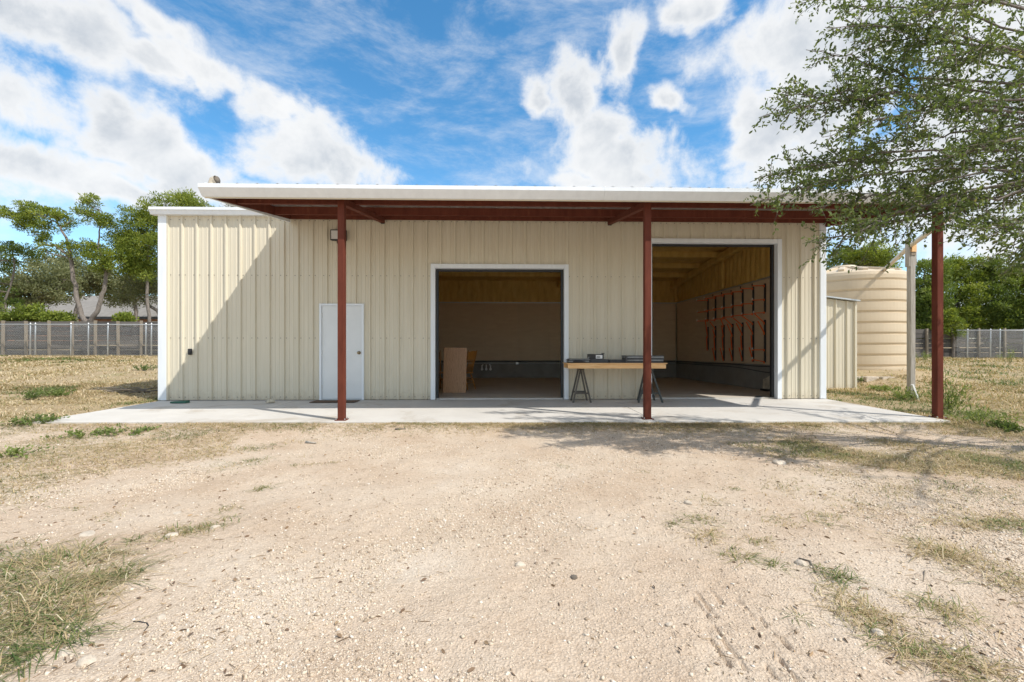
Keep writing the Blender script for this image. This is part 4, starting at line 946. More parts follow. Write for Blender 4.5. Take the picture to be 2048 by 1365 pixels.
# ------------------------------------------------------------------ foliage
def leaves(P, D, size, width, r_, fold=0.25, hexa=False, rnd=None):
    """leaf blades at points P along directions D; returns V, F, rnd"""
    n = len(P); D = D/np.maximum(np.linalg.norm(D, axis=1, keepdims=True), 1e-6)
    up = r_.normal(size=(n, 3)) + np.array([0, 0, 0.8]); S = np.cross(D, up); S /= np.maximum(np.linalg.norm(S, axis=1, keepdims=True), 1e-6); Nn = np.cross(S, D)
    L_ = (size*(0.65 + 0.7*r_.random(n)))[:, None]; W_ = L_*width*(0.8 + 0.4*r_.random(n))[:, None]
    rn = r_.random(n) if rnd is None else rnd
    if hexa:
        V_ = np.stack([P, P + D*L_*0.35 + S*W_*0.45 + Nn*L_*fold*0.2, P + D*L_*0.75 + S*W_*0.40 + Nn*L_*fold*0.2, P + D*L_, P + D*L_*0.75 - S*W_*0.40 + Nn*L_*fold*0.2, P + D*L_*0.35 - S*W_*0.45 + Nn*L_*fold*0.2], 1)
        b_ = (np.arange(n)*6)[:, None]; F_ = np.concatenate([b_ + np.array([0, 1, 2, 3]), b_ + np.array([0, 3, 4, 5])], 0); return V_.reshape(-1, 3), F_, np.repeat(rn, 6)
    V_ = np.stack([P, P + D*L_*0.5 + S*W_*0.5, P + D*L_ + Nn*L_*fold*0.3, P + D*L_*0.5 - S*W_*0.5], 1)
    return V_.reshape(-1, 3), np.arange(n*4).reshape(n, 4), np.repeat(rn, 4)
def foliage_obj(name, chunks, mat, parent, label=None):
    Vs, Fs, Rs = [], [], []; off = 0
    for v, f_, r_ in chunks: Vs.append(v); Fs.append(f_ + off); Rs.append(r_); off += len(v)
    me = np_mesh(name, np.concatenate(Vs), np.concatenate(Fs), {'rnd': np.concatenate(Rs)})
    return link(name, me, mat, parent)
def in_ball(n, r_):
    d = r_.normal(size=(n, 3)); d /= np.linalg.norm(d, axis=1, keepdims=True); return d*(r_.random(n)**(1/2.2))[:, None]
def clump(c, rad, n, size, width, r_, flat=0.55, tone=0.0):
    """a tuft: blades spread through a flattened ball, pointing out and up"""
    d = in_ball(n, r_); P = c + d*rad*np.array([1, 1, flat]); D = d + r_.normal(size=(n, 3))*0.5 + np.array([0, 0, 0.45])
    rn = np.clip(0.5 + tone + 0.22*r_.normal(size=n) + 0.12*d[:, 2], 0, 1); return leaves(P, D, size, width, r_, rnd=rn)
def crown(ells, Y, spread, r_, nsub, blades, sub_r, size, width, flat=0.55, hollow=0.0):
    """ellipses given in picture pixels at depth Y turn into flattened balls of tufts; returns chunks and tuft centres"""
    ch = []; cen = []
    tot = sum(e[2]*e[3] for e in ells)
    for (px, py, rx, ry) in ells:
        c = at(px, py, Y); ex = at(px + rx, py, Y); ez = at(px, py - ry, Y); RX_, RZ_ = abs(ex.x - c.x), abs(ez.z - c.z)
        k = max(3, int(nsub*rx*ry/tot)); d = in_ball(k, r_); d *= np.where(np.linalg.norm(d, axis=1, keepdims=True) < hollow, 1.6, 1.0)
        for q in d:
            pc_ = np.array([c.x + q[0]*RX_, c.y + q[1]*min(RX_, spread), c.z + q[2]*RZ_]); cen.append(pc_)
            ch.append(clump(pc_, sub_r*(0.7 + 0.6*r_.random()), int(blades*(0.7 + 0.6*r_.random())), size, width, r_, flat, r_.normal()*0.13))
    return ch, cen
def limb(mb, pts, r0, r1, r_, n=7, wob=0.04):
    P = [Vector(p) for p in pts]; out = []
    for i in range(len(P)-1):
        for k in range(4):
            t_ = k/4; q = P[i].lerp(P[i+1], t_); out.append(q + Vector(r_.normal(size=3))*wob*(1 if 0 < i + t_ else 0))
    out.append(P[-1]); m = len(out); mb.tube(out, [r0 + (r1-r0)*(i/(m-1))**0.8 for i in range(m)], n)
def twigs_to(mb, anchors, centres, r_, n, rad=0.02):
    A = np.array(anchors); pick = r_.permutation(len(centres))[:n]
    for i in pick:
        c = np.array(centres[i]); j = int(np.argmin(np.linalg.norm(A - c, axis=1) + np.where(A[:, 2] > c[2] + 0.4, 3, 0))); a = A[j]; mid = (a + c)/2 + r_.normal(size=3)*0.12 - np.array([0, 0, 0.1])
        mb.tube([a, mid, c], [rad, rad*0.7, rad*0.3], 4, False)
def limb_pts(pxs, Y, dy=None): return [at(p[0], p[1], Y + (p[2] if len(p) > 2 else 0)) for p in pxs]

def tree_px(name, label, Y, limbs, ells, mat, cat='tree', group=None, nsub=90, blades=110, sub_r=0.38, size=0.15, width=0.32, spread=2.0, seed=0, flat=0.5, twn=40, hollow=0.0, bark='bark', twr=0.022):
    r_ = np.random.default_rng(1000 + seed)
    p0 = limbs[0][0][0]; bx = at(p0[0], p0[1], Y + (p0[2] if len(p0) > 2 else 0)); base = Vector((bx.x, bx.y, float(gz(bx.x, bx.y))))
    t = thing(name, base, label, cat, group); mb = MB(); anch = []
    for i, (pl, r0, r1) in enumerate(limbs):
        pts = limb_pts(pl, Y)
        if i == 0 and pts[0].z > base.z: pts = [base - Vector((0, 0, 0.2))] + pts
        limb(mb, pts, r0, r1, r_, 8 if r0 > 0.08 else 6, r0*0.18)
        for a, b in zip(pts[:-1], pts[1:]):
            for k in (0.25, 0.5, 0.75, 1.0): anch.append(tuple(a.lerp(b, k)))
    mb.build('trunk', M[bark], t, True)
    ch, cen = crown(ells, Y, spread, r_, nsub, blades, sub_r, size, width, flat, hollow)
    if twn:
        tw = MB(); twigs_to(tw, anch, cen, r_, twn, twr); tw.build('branches', M['twig'], t, True)['kind'] = 'stuff'
    foliage_obj('crown', ch, mat, t)['kind'] = 'stuff'; return t

# V-trunked juniper at the left fence
tree_px('juniper_tree', 'tall juniper with two leaning bare trunks forming a V behind the left fence', 16.2,
        [([(172, 646), (163, 632), (152, 585), (143, 535), (139, 505)], 0.15, 0.085), ([(178, 646), (195, 622), (208, 580), (213, 545), (206, 520)], 0.14, 0.075),
         ([(139, 512), (135, 480), (120, 455), (112, 440)], 0.09, 0.03), ([(138, 512), (110, 492), (85, 490), (65, 500)], 0.075, 0.03), ([(140, 515), (120, 512), (95, 506), (75, 470)], 0.05, 0.02), ([(206, 520), (196, 490), (200, 455), (199, 420)], 0.07, 0.02), ([(112, 445), (80, 430), (40, 428)], 0.035, 0.015), ([(125, 455), (148, 440)], 0.03, 0.012)],
        [(85, 445, 50, 26), (30, 428, 38, 11), (62, 418, 20, 14), (90, 420, 22, 14), (120, 436, 20, 12), (40, 456, 16, 9), (82, 478, 16, 9), (100, 497, 22, 8), (180, 428, 28, 10), (200, 440, 32, 13), (185, 400, 16, 10), (183, 412, 20, 10), (212, 448, 20, 10), (195, 505, 38, 18), (215, 535, 32, 17), (150, 500, 22, 16), (225, 520, 28, 20), (178, 490, 16, 12)],
        M['juniper'], nsub=240, blades=75, sub_r=0.25, size=0.14, seed=1, flat=0.6, twn=80, spread=1.2, group='junipers by the left fence', twr=0.02)
# dense juniper by the building's corner
tree_px('juniper_tree', 'dense yellow-green juniper rising behind the left end of the building', 17.5,
        [([(300, 660), (296, 600), (292, 540), (300, 470), (330, 420)], 0.12, 0.04), ([(292, 560), (262, 510), (250, 480)], 0.08, 0.03), ([(300, 500), (280, 450), (275, 430)], 0.06, 0.02)],
        [(300, 480, 68, 60), (265, 490, 36, 50), (250, 470, 20, 14), (285, 440, 34, 22), (330, 425, 45, 34), (370, 405, 40, 20), (345, 395, 36, 14), (275, 530, 42, 22), (390, 412, 30, 12), (258, 520, 28, 26), (245, 500, 18, 18), (300, 545, 40, 18)],
        M['juniper'], nsub=340, blades=100, sub_r=0.36, size=0.14, seed=2, flat=0.75, twn=60, spread=2.0, group='junipers by the left fence')
tree_px('juniper_tree', 'dark bushy juniper at the far left edge of the picture', 17.0,
        [([(10, 660), (12, 600), (30, 540), (25, 500)], 0.09, 0.03)], [(0, 600, 28, 38), (10, 500, 60, 14), (50, 505, 30, 12), (-60, 560, 60, 80), (20, 520, 40, 16)], M['juniper_dark'], nsub=130, blades=100, sub_r=0.34, size=0.14, seed=3, twn=40, group='junipers by the left fence')
# grey-green oaks
tree_px('oak_tree', 'broad grey-green oak spreading over the house roof at far left', 24,
        [([(40, 660), (45, 625), (60, 600), (85, 570)], 0.28, 0.10), ([(45, 630), (25, 605), (10, 590)], 0.14, 0.05), ([(60, 605), (110, 580), (130, 560)], 0.1, 0.03)],
        [(60, 560, 75, 36), (20, 580, 60, 30), (95, 590, 50, 22), (60, 590, 60, 25), (110, 555, 40, 25)], M['far_oak'], nsub=190, blades=110, sub_r=0.48, size=0.15, width=0.45, seed=4, flat=0.7, twn=50, group='oaks around the house', spread=3)
tree_px('oak_tree', 'rounded grey-green oak between the two leaning juniper trunks', 30,
        [([(150, 660), (155, 610), (160, 570)], 0.25, 0.1), ([(155, 600), (185, 570)], 0.1, 0.04)],
        [(130, 545, 55, 28), (175, 560, 45, 30), (150, 575, 55, 22), (115, 520, 35, 18), (200, 555, 25, 25)], M['far_oak'], nsub=150, blades=110, sub_r=0.55, size=0.18, width=0.45, seed=5, flat=0.7, twn=40, group='oaks around the house', spread=3)
tree_px('oak_tree', 'sparse twiggy grey oak beside the building corner above the fence', 19,
        [([(335, 655), (315, 622), (292, 606), (275, 590)], 0.16, 0.05), ([(318, 625), (320, 580), (305, 550)], 0.09, 0.03), ([(340, 590), (300, 575), (262, 560), (245, 575)], 0.07, 0.02), ([(300, 575), (270, 560), (255, 600)], 0.04, 0.015)],
        [(285, 570, 45, 26), (305, 590, 35, 24), (265, 585, 35, 24), (310, 555, 30, 22), (250, 600, 22, 16)], M['far_oak'], nsub=120, blades=62, sub_r=0.42, size=0.11, width=0.4, seed=6, flat=0.8, twn=110, bark='bark', group='oaks around the house', twr=0.017)
tree_px('oak_tree', 'pale grey-green oak standing behind the house near the building corner', 33,
        [([(270, 660), (272, 610), (265, 580)], 0.25, 0.1), ([(271, 605), (300, 575)], 0.1, 0.04)],
        [(255, 580, 45, 28), (300, 570, 40, 30), (230, 590, 35, 22), (275, 555, 40, 22), (220, 565, 26, 18)], M['far_oak'], nsub=150, blades=90, sub_r=0.6, size=0.18, width=0.45, seed=8, flat=0.7, twn=40, group='oaks around the house', spread=3)
tree_px('oak_tree', 'thin bare-twigged treetop showing between gutter and canopy end', 20,
        [([(470, 560), (462, 480), (455, 420)], 0.1, 0.03), ([(462, 470), (490, 425), (520, 408)], 0.05, 0.015)], [(450, 410, 16, 9), (490, 408, 24, 6), (470, 402, 14, 5), (520, 415, 20, 6)], M['far_oak'], nsub=30, blades=24, sub_r=0.2, size=0.1, seed=7, twn=30, group='oaks around the house', twr=0.014)
for i, (px, py, lab) in enumerate(((110, 637, 'low leafy green shrub at the fence left of the V-trunked juniper'), (30, 640, 'low yellow-green shrub at the fence at the far left'), (250, 640, 'small green shrub at the fence right of the V-trunked juniper'), (60, 626, 'bright lime shrub standing above the far left fence posts'))):
    tree_px('shrub', lab, 16.4, [([(px, 680), (px, py)], 0.03, 0.01)], [(px, py, 32 if i != 2 else 20, 9 if i != 3 else 14)], M['juniper'], 'shrub', 'shrubs along the left fence', 40, 70, 0.22, 0.13, 0.5, 0.8, 20 + i, 0.7, 8)
# right-hand junipers
RJ = [(1715, 520, 17.5, [(1715, 515, 48, 28), (1690, 520, 28, 18), (1745, 530, 38, 18), (1770, 515, 22, 16)], 'juniper crown showing over the top of the tank', 'juniper'),
      (1850, 600, 19, [(1850, 600, 42, 82), (1830, 640, 30, 45), (1868, 560, 30, 42), (1850, 660, 40, 26)], 'dark juniper between the timber post and the red post', 'juniper_dark'),
      (1915, 600, 20, [(1915, 590, 45, 75), (1905, 640, 45, 50), (1925, 545, 28, 32), (1890, 540, 24, 24)], 'tall juniper just right of the red corner post', 'juniper'),
      (1985, 600, 19.5, [(1985, 600, 45, 82), (1975, 545, 38, 32), (2000, 650, 45, 42)], 'juniper with drooping sprays behind the right fence', 'juniper_dark'),
      (2050, 610, 19.0, [(2045, 610, 45, 72), (2060, 560, 55, 42), (2040, 650, 45, 42)], 'juniper at the right edge of the picture behind the fence', 'juniper'),
      (2140, 600, 20, [(2130, 600, 60, 80), (2150, 550, 50, 40)], 'juniper just past the right edge behind the fence', 'juniper_dark')]
for i, (px, py, Y, el_, lab, mt) in enumerate(RJ):
    tree_px('juniper_tree', lab, Y, [([(px, 690), (px + 4, 640), (px - 3, 580), (px, 540)], 0.16, 0.04)], el_, M[mt], 'tree', 'junipers behind the right fence', 190 if i else 90, 110, 0.42, 0.17, 0.34, 1.8, 30 + i, 0.6, 40)
# low juniper boughs reaching over the right fence
tree_px('juniper_tree', 'low juniper bough hanging over the right board fence', 16.7, [([(1905, 720), (1908, 680), (1900, 640)], 0.09, 0.03)], [(1900, 640, 22, 22), (1912, 662, 14, 10), (1885, 655, 14, 14)], M['juniper'], 'tree', 'junipers behind the right fence', 50, 90, 0.25, 0.14, 0.34, 0.8, 50, 0.6, 14)
# woods beyond, one mass
r_ = np.random.default_rng(77); ch = []
for i in range(420):
    s = 1 if i % 2 else -1; x = s*r_.uniform(14, 120); y = r_.uniform(46, 70) if abs(x) < 70 else r_.uniform(24, 70); z = float(gz(x, y)) + r_.uniform(0.8, 5.2)
    if s < 0 and -56 < x < -18: y = r_.uniform(52, 72); z = float(gz(x, y)) + r_.uniform(0.8, 4.5)
    ch.append(clump(np.array([x, y, z]), 2.3, 90, 0.75, 0.5, r_, 0.7, r_.normal()*0.1))
tag(foliage_obj('distant_woodland', ch, M['far_oak'], None), 'far belt of scrub oak and juniper on the skyline', 'woodland', None, 'stuff')

# ------------------------------------------------------------------ the live oak whose boughs hang in at the right
def bough_tree():
    r_ = np.random.default_rng(4); base = Vector((8.3, -5.7, float(gz(8.3, -5.7))))
    t = thing('live_oak', base, 'live oak reaching in from the right with small dark leaves on long boughs', 'tree')
    tr = MB(); fork = Vector((8.1, -5.7, 2.1)); limb(tr, [base - Vector((0,0,0.2)), Vector((8.25, -5.72, 1.0)), fork], 0.30, 0.22, r_, 12, 0.02)
    def pxd(px, py, dep):
        u = (px-1024)/FPX; s, c = math.sin(YAW), math.cos(YAW); return Vector((dep*(s+u*c), -CAMD + dep*(c-u*s), CAMH - (py-HOR)/FPX*dep))
    # (tip pixel, depth) of boughs seen in the picture, entering from the right edge at (2100+, y)
    B = []
    for tip, td, mid, md in (((1590, 15), 5.6, (1850, -60), 5.5), ((1655, 18), 5.2, (1900, 20), 5.2), ((1650, 55), 4.6, (1880, 60), 4.9), ((1700, 85), 4.9, (1900, 85), 5.0), ((1612, 100), 4.9, (1830, 160), 5.0),
                             ((1538, 195), 4.8, (1790, 190), 5.0), ((1522, 240), 4.7, (1760, 190), 4.9), ((1645, 275), 4.4, (1880, 215), 4.7), ((1650, 200), 5.5, (1900, 170), 5.4), ((1700, 300), 5.3, (1900, 265), 5.3), ((1500, 365), 4.9, (1760, 310), 5.1),
                             ((1500, 412), 4.5, (1740, 350), 4.8), ((1560, 350), 5.6, (1800, 320), 5.5), ((1620, 420), 4.6, (1820, 380), 4.9), ((1625, 498), 4.6, (1800, 440), 4.7), ((1700, 470), 4.3, (1880, 400), 4.6),
                             ((1760, 440), 4.9, (1930, 380), 5.1), ((1880, 450), 4.4, (1990, 400), 4.6), ((1985, 490), 4.2, (2060, 430), 4.3), ((2040, 520), 4.0, (2100, 440), 4.1), ((1800, 250), 4.3, (1960, 200), 4.6), ((1850, 130), 4.4, (2000, 90), 4.6), ((1780, 380), 5.6, (1960, 330), 5.5),
                             ((1870, 330), 4.2, (2020, 280), 4.4), ((1740, 130), 5.8, (1960, 120), 5.7), ((1930, 300), 5.4, (2060, 250), 5.4), ((1900, 200), 5.6, (2050, 160), 5.6), ((1960, 400), 5.2, (2080, 350), 5.2), ((1820, 40), 4.6, (2000, 0), 4.7)):
        B.append((pxd(*mid, md), pxd(*tip, td), 1.0))
    for k in range(16):                             # the rest of the crown, outside the frame
        a = r_.uniform(-2.3, 1.9); d = Vector((math.cos(a), math.sin(a), 0)); L_ = r_.uniform(2.2, 3.8); h = r_.uniform(2.6, 5.6)
        tip = fork + d*L_; tip.z = h; tip.x = max(tip.x, 6.3 + 0.2*(k % 3)); mid = fork.lerp(tip, 0.55); mid.z += 0.5
        B.append((mid, tip, 0.5))
    br = MB(); P, D, RN = [], [], []; twv = MB()
    def polyline(a, b, c, n):
        return [a.lerp(b, t_).lerp(b.lerp(c, t_), t_) for t_ in np.linspace(0, 1, n)]
    for mid, tip, dens in B:
        ctrl = mid + (mid - tip)*0.12
        start = fork + Vector((r_.normal()*0.1, r_.normal()*0.1, r_.uniform(0.2, 1.2))); pts = polyline(start, (start + ctrl)/2 + Vector((0, 0, 0.3)), mid, 7)[:-1] + polyline(mid, mid.lerp(tip, 0.5) + Vector((0, 0, 0.06)), tip, 14)
        pts = [q + Vector(r_.normal(size=3))*0.016*(0 < i < len(pts) - 1) for i, q in enumerate(pts)]
        m = len(pts); br.tube(pts, [(0.017 - 0.0011*i if i < 6 else 0.0105*(1 - (i-6)/(m-6))**0.9 + 0.0014) for i in range(m)], 6)
        ln = sum((b - a).length for a, b in zip(pts[3:-1], pts[4:])); ns = int(ln/0.066*dens); tone = r_.normal()*0.08
        for k in range(ns):
            f = (k + r_.random())/ns; i = 3 + f*(m - 5); i0 = int(i); q = pts[i0].lerp(pts[i0+1], i - i0); d = (pts[i0+1] - pts[i0]).normalized()
            if r_.random() < (0.2 if dens < 1 else 0.36*f): continue
            sl = (0.46*(1 - f)**0.7 + 0.10)*r_.uniform(0.6, 1.3); sd = (d*0.9 + Vector(r_.normal(size=3))*0.55 + Vector((0, 0, -0.06))).normalized()
            e1 = q + sd*sl*0.55; e2 = q + sd*sl + Vector((0, 0, -0.05*sl)); twv.tube([q, e1, e2], [0.0045, 0.003, 0.0012], 4, False)
            nt = max(3, int(sl/0.05))
            for j in range(nt):
                g_ = (j + r_.random())/nt; w = q.lerp(e2, g_); td = (sd + Vector(r_.normal(size=3))*0.7).normalized(); tl_ = r_.uniform(0.05, 0.15)
                if j % 2: twv.tube([w, w + td*tl_], [0.002, 0.001], 3, False)
                nl = int(tl_/(0.0165 if dens == 1 else 0.024))
                for x in range(nl):
                    pp_ = w + td*tl_*((x + r_.random())/nl); P.append(pp_); D.append(td*0.8 + Vector(r_.normal(size=3))*0.75); RN.append(0.42 + tone + r_.normal()*0.22)
    br.build('bough', M['bark'], t, True); tr.build('trunk', M['bark'], t, True); o = twv.build('twigs', M['twig'], t); tag(o, kind='stuff')
    P = np.array([tuple(p) for p in P]); D = np.array([tuple(p) for p in D])
    o = foliage_obj('foliage', [leaves(P, D, 0.040, 0.46, r_, 0.35, True, np.clip(np.array(RN), 0, 1))], M['oak_leaf'], t); tag(o, kind='stuff')
    print('oak leaves', len(P))
bough_tree()

# ------------------------------------------------------------------ grass, weeds and gravel
GRASS = []
def blades(x, y, n_h, lean, r_, tone, wid=0.0035, seg=2, dirn=None, spread=0.12, tonesd=0.17):
    """one blade per point: a bent strip of two quads"""
    n = len(x); z = ground(x, y); a = r_.uniform(0, 2*math.pi, n) if dirn is None else dirn + r_.normal(size=n)*0.8
    d = np.stack([np.cos(a), np.sin(a), np.zeros(n)], 1); s = np.stack([-np.sin(a), np.cos(a), np.zeros(n)], 1)
    h = n_h*(0.5 + 0.9*r_.random(n)); le = lean*(0.4 + 1.1*r_.random(n)); P = np.stack([x, y, z - 0.004], 1); up = np.array([0, 0, 1.0])
    wv = (wid*(0.7 + 0.6*r_.random(n)))[:, None]*s
    p1 = P + d*(h*le*0.35)[:, None] + up*(h*0.62/np.sqrt(1 + le**2))[:, None]; p2 = P + d*(h*le)[:, None] + up*(h*(1.0 - 0.35*np.minimum(le, 1.6))/np.sqrt(1 + le**2)*0.9)[:, None]
    V_ = np.stack([P - wv, P + wv, p1 + wv*0.8, p1 - wv*0.8, p2 + wv*0.15, p2 - wv*0.15], 1).reshape(-1, 3)
    b = (np.arange(n)*6)[:, None]; F_ = np.concatenate([b + np.array([0, 1, 2, 3]), b + np.array([3, 2, 4, 5])], 0)
    rn = np.clip(tone + tonesd*r_.normal(size=n), 0, 1); GRASS.append((V_, F_, np.repeat(rn, 6)))
def tuft(x, y, rad, n, h, lean, tone, r_, wid=0.0035, dirn=None, sd=0.17):
    q = r_.normal(size=(n, 2))*rad*0.5; blades(x + q[:, 0], y + q[:, 1], h, lean, r_, tone, wid, dirn=dirn, tonesd=sd)
r_ = np.random.default_rng(21)
def slab_y(x): return -2.66 - 0.018*(x + 7.2)
def zone(n, fx, fy, dens, h, lean, tone_f, wid, rel=False):
    x = fx(n); y = fy(n); y = np.where(y > -2.0, y, y) if not rel else y + slab_y(x) - 0.03; keep = r_.random(n) < dens(x, y); x, y = x[keep], y[keep]; tn = tone_f(x, y)
    blades(x, y, h(x, y) if callable(h) else h, lean, r_, tn, wid(x, y) if callable(wid) else wid, tonesd=0.2)
U = lambda a, b: (lambda n: r_.uniform(a, b, n))
def inside_pad(x, y): return (np.hypot(x - TANK[0], y - TANK[1]) > TANK_R + 0.05) & ~((x > -7.28) & (x < 7.22) & (y > -2.72) & (y < 8.6)) & ~((x < 9.32) & (x > 7) & (y > 1.75) & (y < 5.4))
patch = lambda x, y, s, o=0.0: fbm(x*s + 31 + o, y*s + 7, 3)
# left and right dry fields: finer near, coarser far
lf = lambda x, y: inside_pad(x, y)*(0.25 + 0.9*sstep(patch(x, y, 0.9), 0.40, 0.60))*sstep(thatch_of(x, y), 0.25, 0.8)
tone_l = lambda x, y: 0.74 - 0.50*sstep(patch(x, y, 0.55, 50), 0.60, 0.72) + 0.06*np.sin(x*3)
tone_r = lambda x, y: 0.62 - 0.45*sstep(patch(x, y, 0.6, 90), 0.47, 0.62)
wfar = lambda x, y: 0.0030 + 0.0006*np.maximum(0, np.hypot(x, y + 10) - 7)
zone(42000, U(-14.5, -6.9), U(-3.6, 3.0), lf, 0.085, 1.7, tone_l, wfar)
zone(60000, U(-34, -7.1), U(1.0, 14.4), lf, 0.12, 1.5, tone_l, wfar)
zone(42000, U(6.9, 14.5), U(-3.9, 3.0), lf, 0.10, 1.5, tone_r, wfar)
zone(60000, U(7.2, 38), U(1.0, 16.3), lf, 0.14, 1.3, tone_r, wfar)
# strip along the slab front and the two front patches
zone(34000, U(-7.6, 7.8), lambda n: -np.abs(r_.normal(size=n))*0.30, lambda x, y: (0.25 + 0.75*sstep(patch(x, y, 1.3), 0.42, 0.62))*(0.4 + 0.6*sstep(x, -1, 3))*1.0, 0.055, 2.0, lambda x, y: 0.62 - 0.28*sstep(patch(x, y, 1.5, 20), 0.54, 0.68), 0.0032, True)
zone(75000, U(1.2, 10.5), U(-7.0, -2.95), lambda x, y: sstep(patch(x, y, 0.85, 3) + 0.44*np.exp(-(((x-4.9)/2.1)**2 + ((y+5.0)/1.25)**2)), 0.60, 0.80)*sstep(x, 1.6, 3.0), 0.075, 1.9, lambda x, y: 0.62 - 0.34*sstep(patch(x, y, 1.1, 60), 0.46, 0.62), 0.0032)
zone(40000, U(-9.5, -1.6), U(-6.4, -2.9), lambda x, y: sstep(patch(x, y, 0.95, 13) + 0.32*np.exp(-(((x+5.4)/2.4)**2 + ((y+4.1)/1.2)**2)), 0.58, 0.78)*sstep(-x - 0.2*(-3 - y), 0.9, 3.0), 0.055, 1.9, lambda x, y: 0.66 - 0.40*sstep(patch(x, y, 1.4, 70), 0.50, 0.64), 0.003)
# the long lying grass at lower left
for (px, py, rad, n, h, tn) in ((40, 1150, 0.26, 420, 0.20, 0.42), (120, 1130, 0.22, 420, 0.19, 0.40), (60, 1205, 0.24, 420, 0.18, 0.45), (160, 1175, 0.20, 380, 0.16, 0.42), (225, 1160, 0.14, 240, 0.15, 0.36), (120, 1235, 0.20, 360, 0.16, 0.50), (30, 1260, 0.18, 360, 0.17, 0.36), (90, 1280, 0.14, 260, 0.14, 0.26), (140, 1265, 0.11, 220, 0.13, 0.14), (20, 1320, 0.12, 240, 0.14, 0.18), (60, 1310, 0.08, 160, 0.10, 0.22), (10, 1095, 0.14, 200, 0.13, 0.24), (255, 1150, 0.08, 110, 0.15, 0.26), (-60, 1200, 0.35, 500, 0.2, 0.4), (-40, 1300, 0.3, 420, 0.18, 0.32), (190, 1120, 0.14, 160, 0.14, 0.5), (70, 1110, 0.16, 200, 0.14, 0.45), (0, 1180, 0.3, 360, 0.2, 0.6), (110, 1200, 0.3, 360, 0.18, 0.66)):
    p = onz(px, py, -0.15); tuft(p.x, p.y, rad*0.9, int(n*0.42), h*0.52, 2.3, tn - 0.04, r_, 0.0019, None if r_.random() < 0.6 else r_.uniform(0, 6), 0.30)
# single tufts read off the yard
for (px, py, rad, n, h, tn) in ((1395, 1040, 0.14, 130, 0.07, 0.30), (1415, 1072, 0.12, 100, 0.11, 0.58), (1475, 1115, 0.10, 110, 0.07, 0.34), (1515, 1085, 0.09, 80, 0.06, 0.46), (1545, 1130, 0.05, 60, 0.07, 0.22), (1680, 1160, 0.07, 120, 0.08, 0.14), (1640, 1140, 0.04, 40, 0.05, 0.15), (1890, 1105, 0.17, 330, 0.15, 0.62), (1735, 1232, 0.15, 220, 0.09, 0.60), (1700, 1215, 0.12, 120, 0.08, 0.60), (1885, 1222, 0.13, 190, 0.10, 0.42), (1790, 1285, 0.10, 140, 0.09, 0.42), (1905, 1322, 0.12, 170, 0.10, 0.44), (1945, 1335, 0.1, 90, 0.10, 0.60), (1125, 932, 0.07, 50, 0.04, 0.36), (1292, 943, 0.05, 40, 0.04, 0.30), (1465, 978, 0.06, 50, 0.05, 0.28), (1345, 1048, 0.05, 50, 0.05, 0.18), (1600, 1235, 0.03, 26, 0.05, 0.2), (525, 978, 0.10, 120, 0.06, 0.30), (1650, 1030, 0.14, 130, 0.07, 0.44), (1560, 1045, 0.14, 110, 0.06, 0.5), (1420, 1000, 0.15, 110, 0.05, 0.5), (2040, 1165, 0.2, 200, 0.12, 0.6), (1670, 1180, 0.12, 70, 0.06, 0.55),
                             (385, 1065, 0.17, 180, 0.07, 0.34), (420, 1058, 0.12, 120, 0.07, 0.30), (345, 1072, 0.12, 110, 0.07, 0.52), (455, 1020, 0.10, 80, 0.05, 0.38), (465, 1038, 0.06, 40, 0.04, 0.4), (268, 1085, 0.05, 50, 0.05, 0.14), (220, 1032, 0.12, 80, 0.05, 0.55), (155, 1015, 0.10, 60, 0.04, 0.4), (470, 930, 0.35, 260, 0.06, 0.42), (510, 922, 0.14, 110, 0.06, 0.2), (330, 930, 0.3, 200, 0.06, 0.7), (620, 928, 0.1, 60, 0.04, 0.6), (665, 928, 0.09, 60, 0.04, 0.45), (590, 932, 0.05, 40, 0.04, 0.2), (60, 955, 0.3, 200, 0.07, 0.62), (40, 1000, 0.3, 180, 0.07, 0.58), (240, 1110, 0.16, 70, 0.10, 0.55), (200, 874, 0.6, 420, 0.09, 0.26), (110, 884, 0.6, 360, 0.09, 0.32), (290, 862, 0.5, 300, 0.08, 0.24), (60, 918, 0.6, 360, 0.10, 0.34), (150, 905, 0.5, 240, 0.08, 0.42), (400, 854, 0.7, 300, 0.06, 0.36), (560, 858, 0.6, 240, 0.05, 0.62), (740, 856, 0.5, 240, 0.05, 0.66), (20, 868, 0.6, 300, 0.10, 0.5), (1500, 868, 0.6, 300, 0.07, 0.55), (1640, 862, 0.6, 320, 0.08, 0.5), (1380, 858, 0.6, 300, 0.06, 0.6), (1200, 856, 0.6, 240, 0.05, 0.6), (1960, 900, 0.5, 380, 0.10, 0.3), (1840, 930, 0.5, 420, 0.09, 0.32), (1720, 915, 0.5, 420, 0.09, 0.34), (1930, 980, 0.4, 380, 0.09, 0.34), (1800, 985, 0.35, 300, 0.08, 0.5), (1650, 945, 0.35, 260, 0.08, 0.5), (2030, 940, 0.5, 380, 0.10, 0.35), (1580, 975, 0.3, 180, 0.08, 0.55), (1990, 1040, 0.3, 220, 0.09, 0.62), (1720, 1010, 0.3, 200, 0.07, 0.58)):
    p = onz(px, py, -0.15); tuft(p.x, p.y, rad, int(n*0.75), h*0.72, 1.8, tn, r_, 0.0021, None, 0.24)
Vs, Fs, Rs = [], [], []; off = 0
for v, f_, q in GRASS: Vs.append(v); Fs.append(f_ + off); Rs.append(q); off += len(v)
o = link('dry_grass', np_mesh('dry_grass', np.concatenate(Vs), np.concatenate(Fs), {'rnd': np.concatenate(Rs)}), M['grass']); tag(o, 'straw and green grass in tufts and patches over the yard', 'grass', None, 'stuff')
print('blades', off//6)

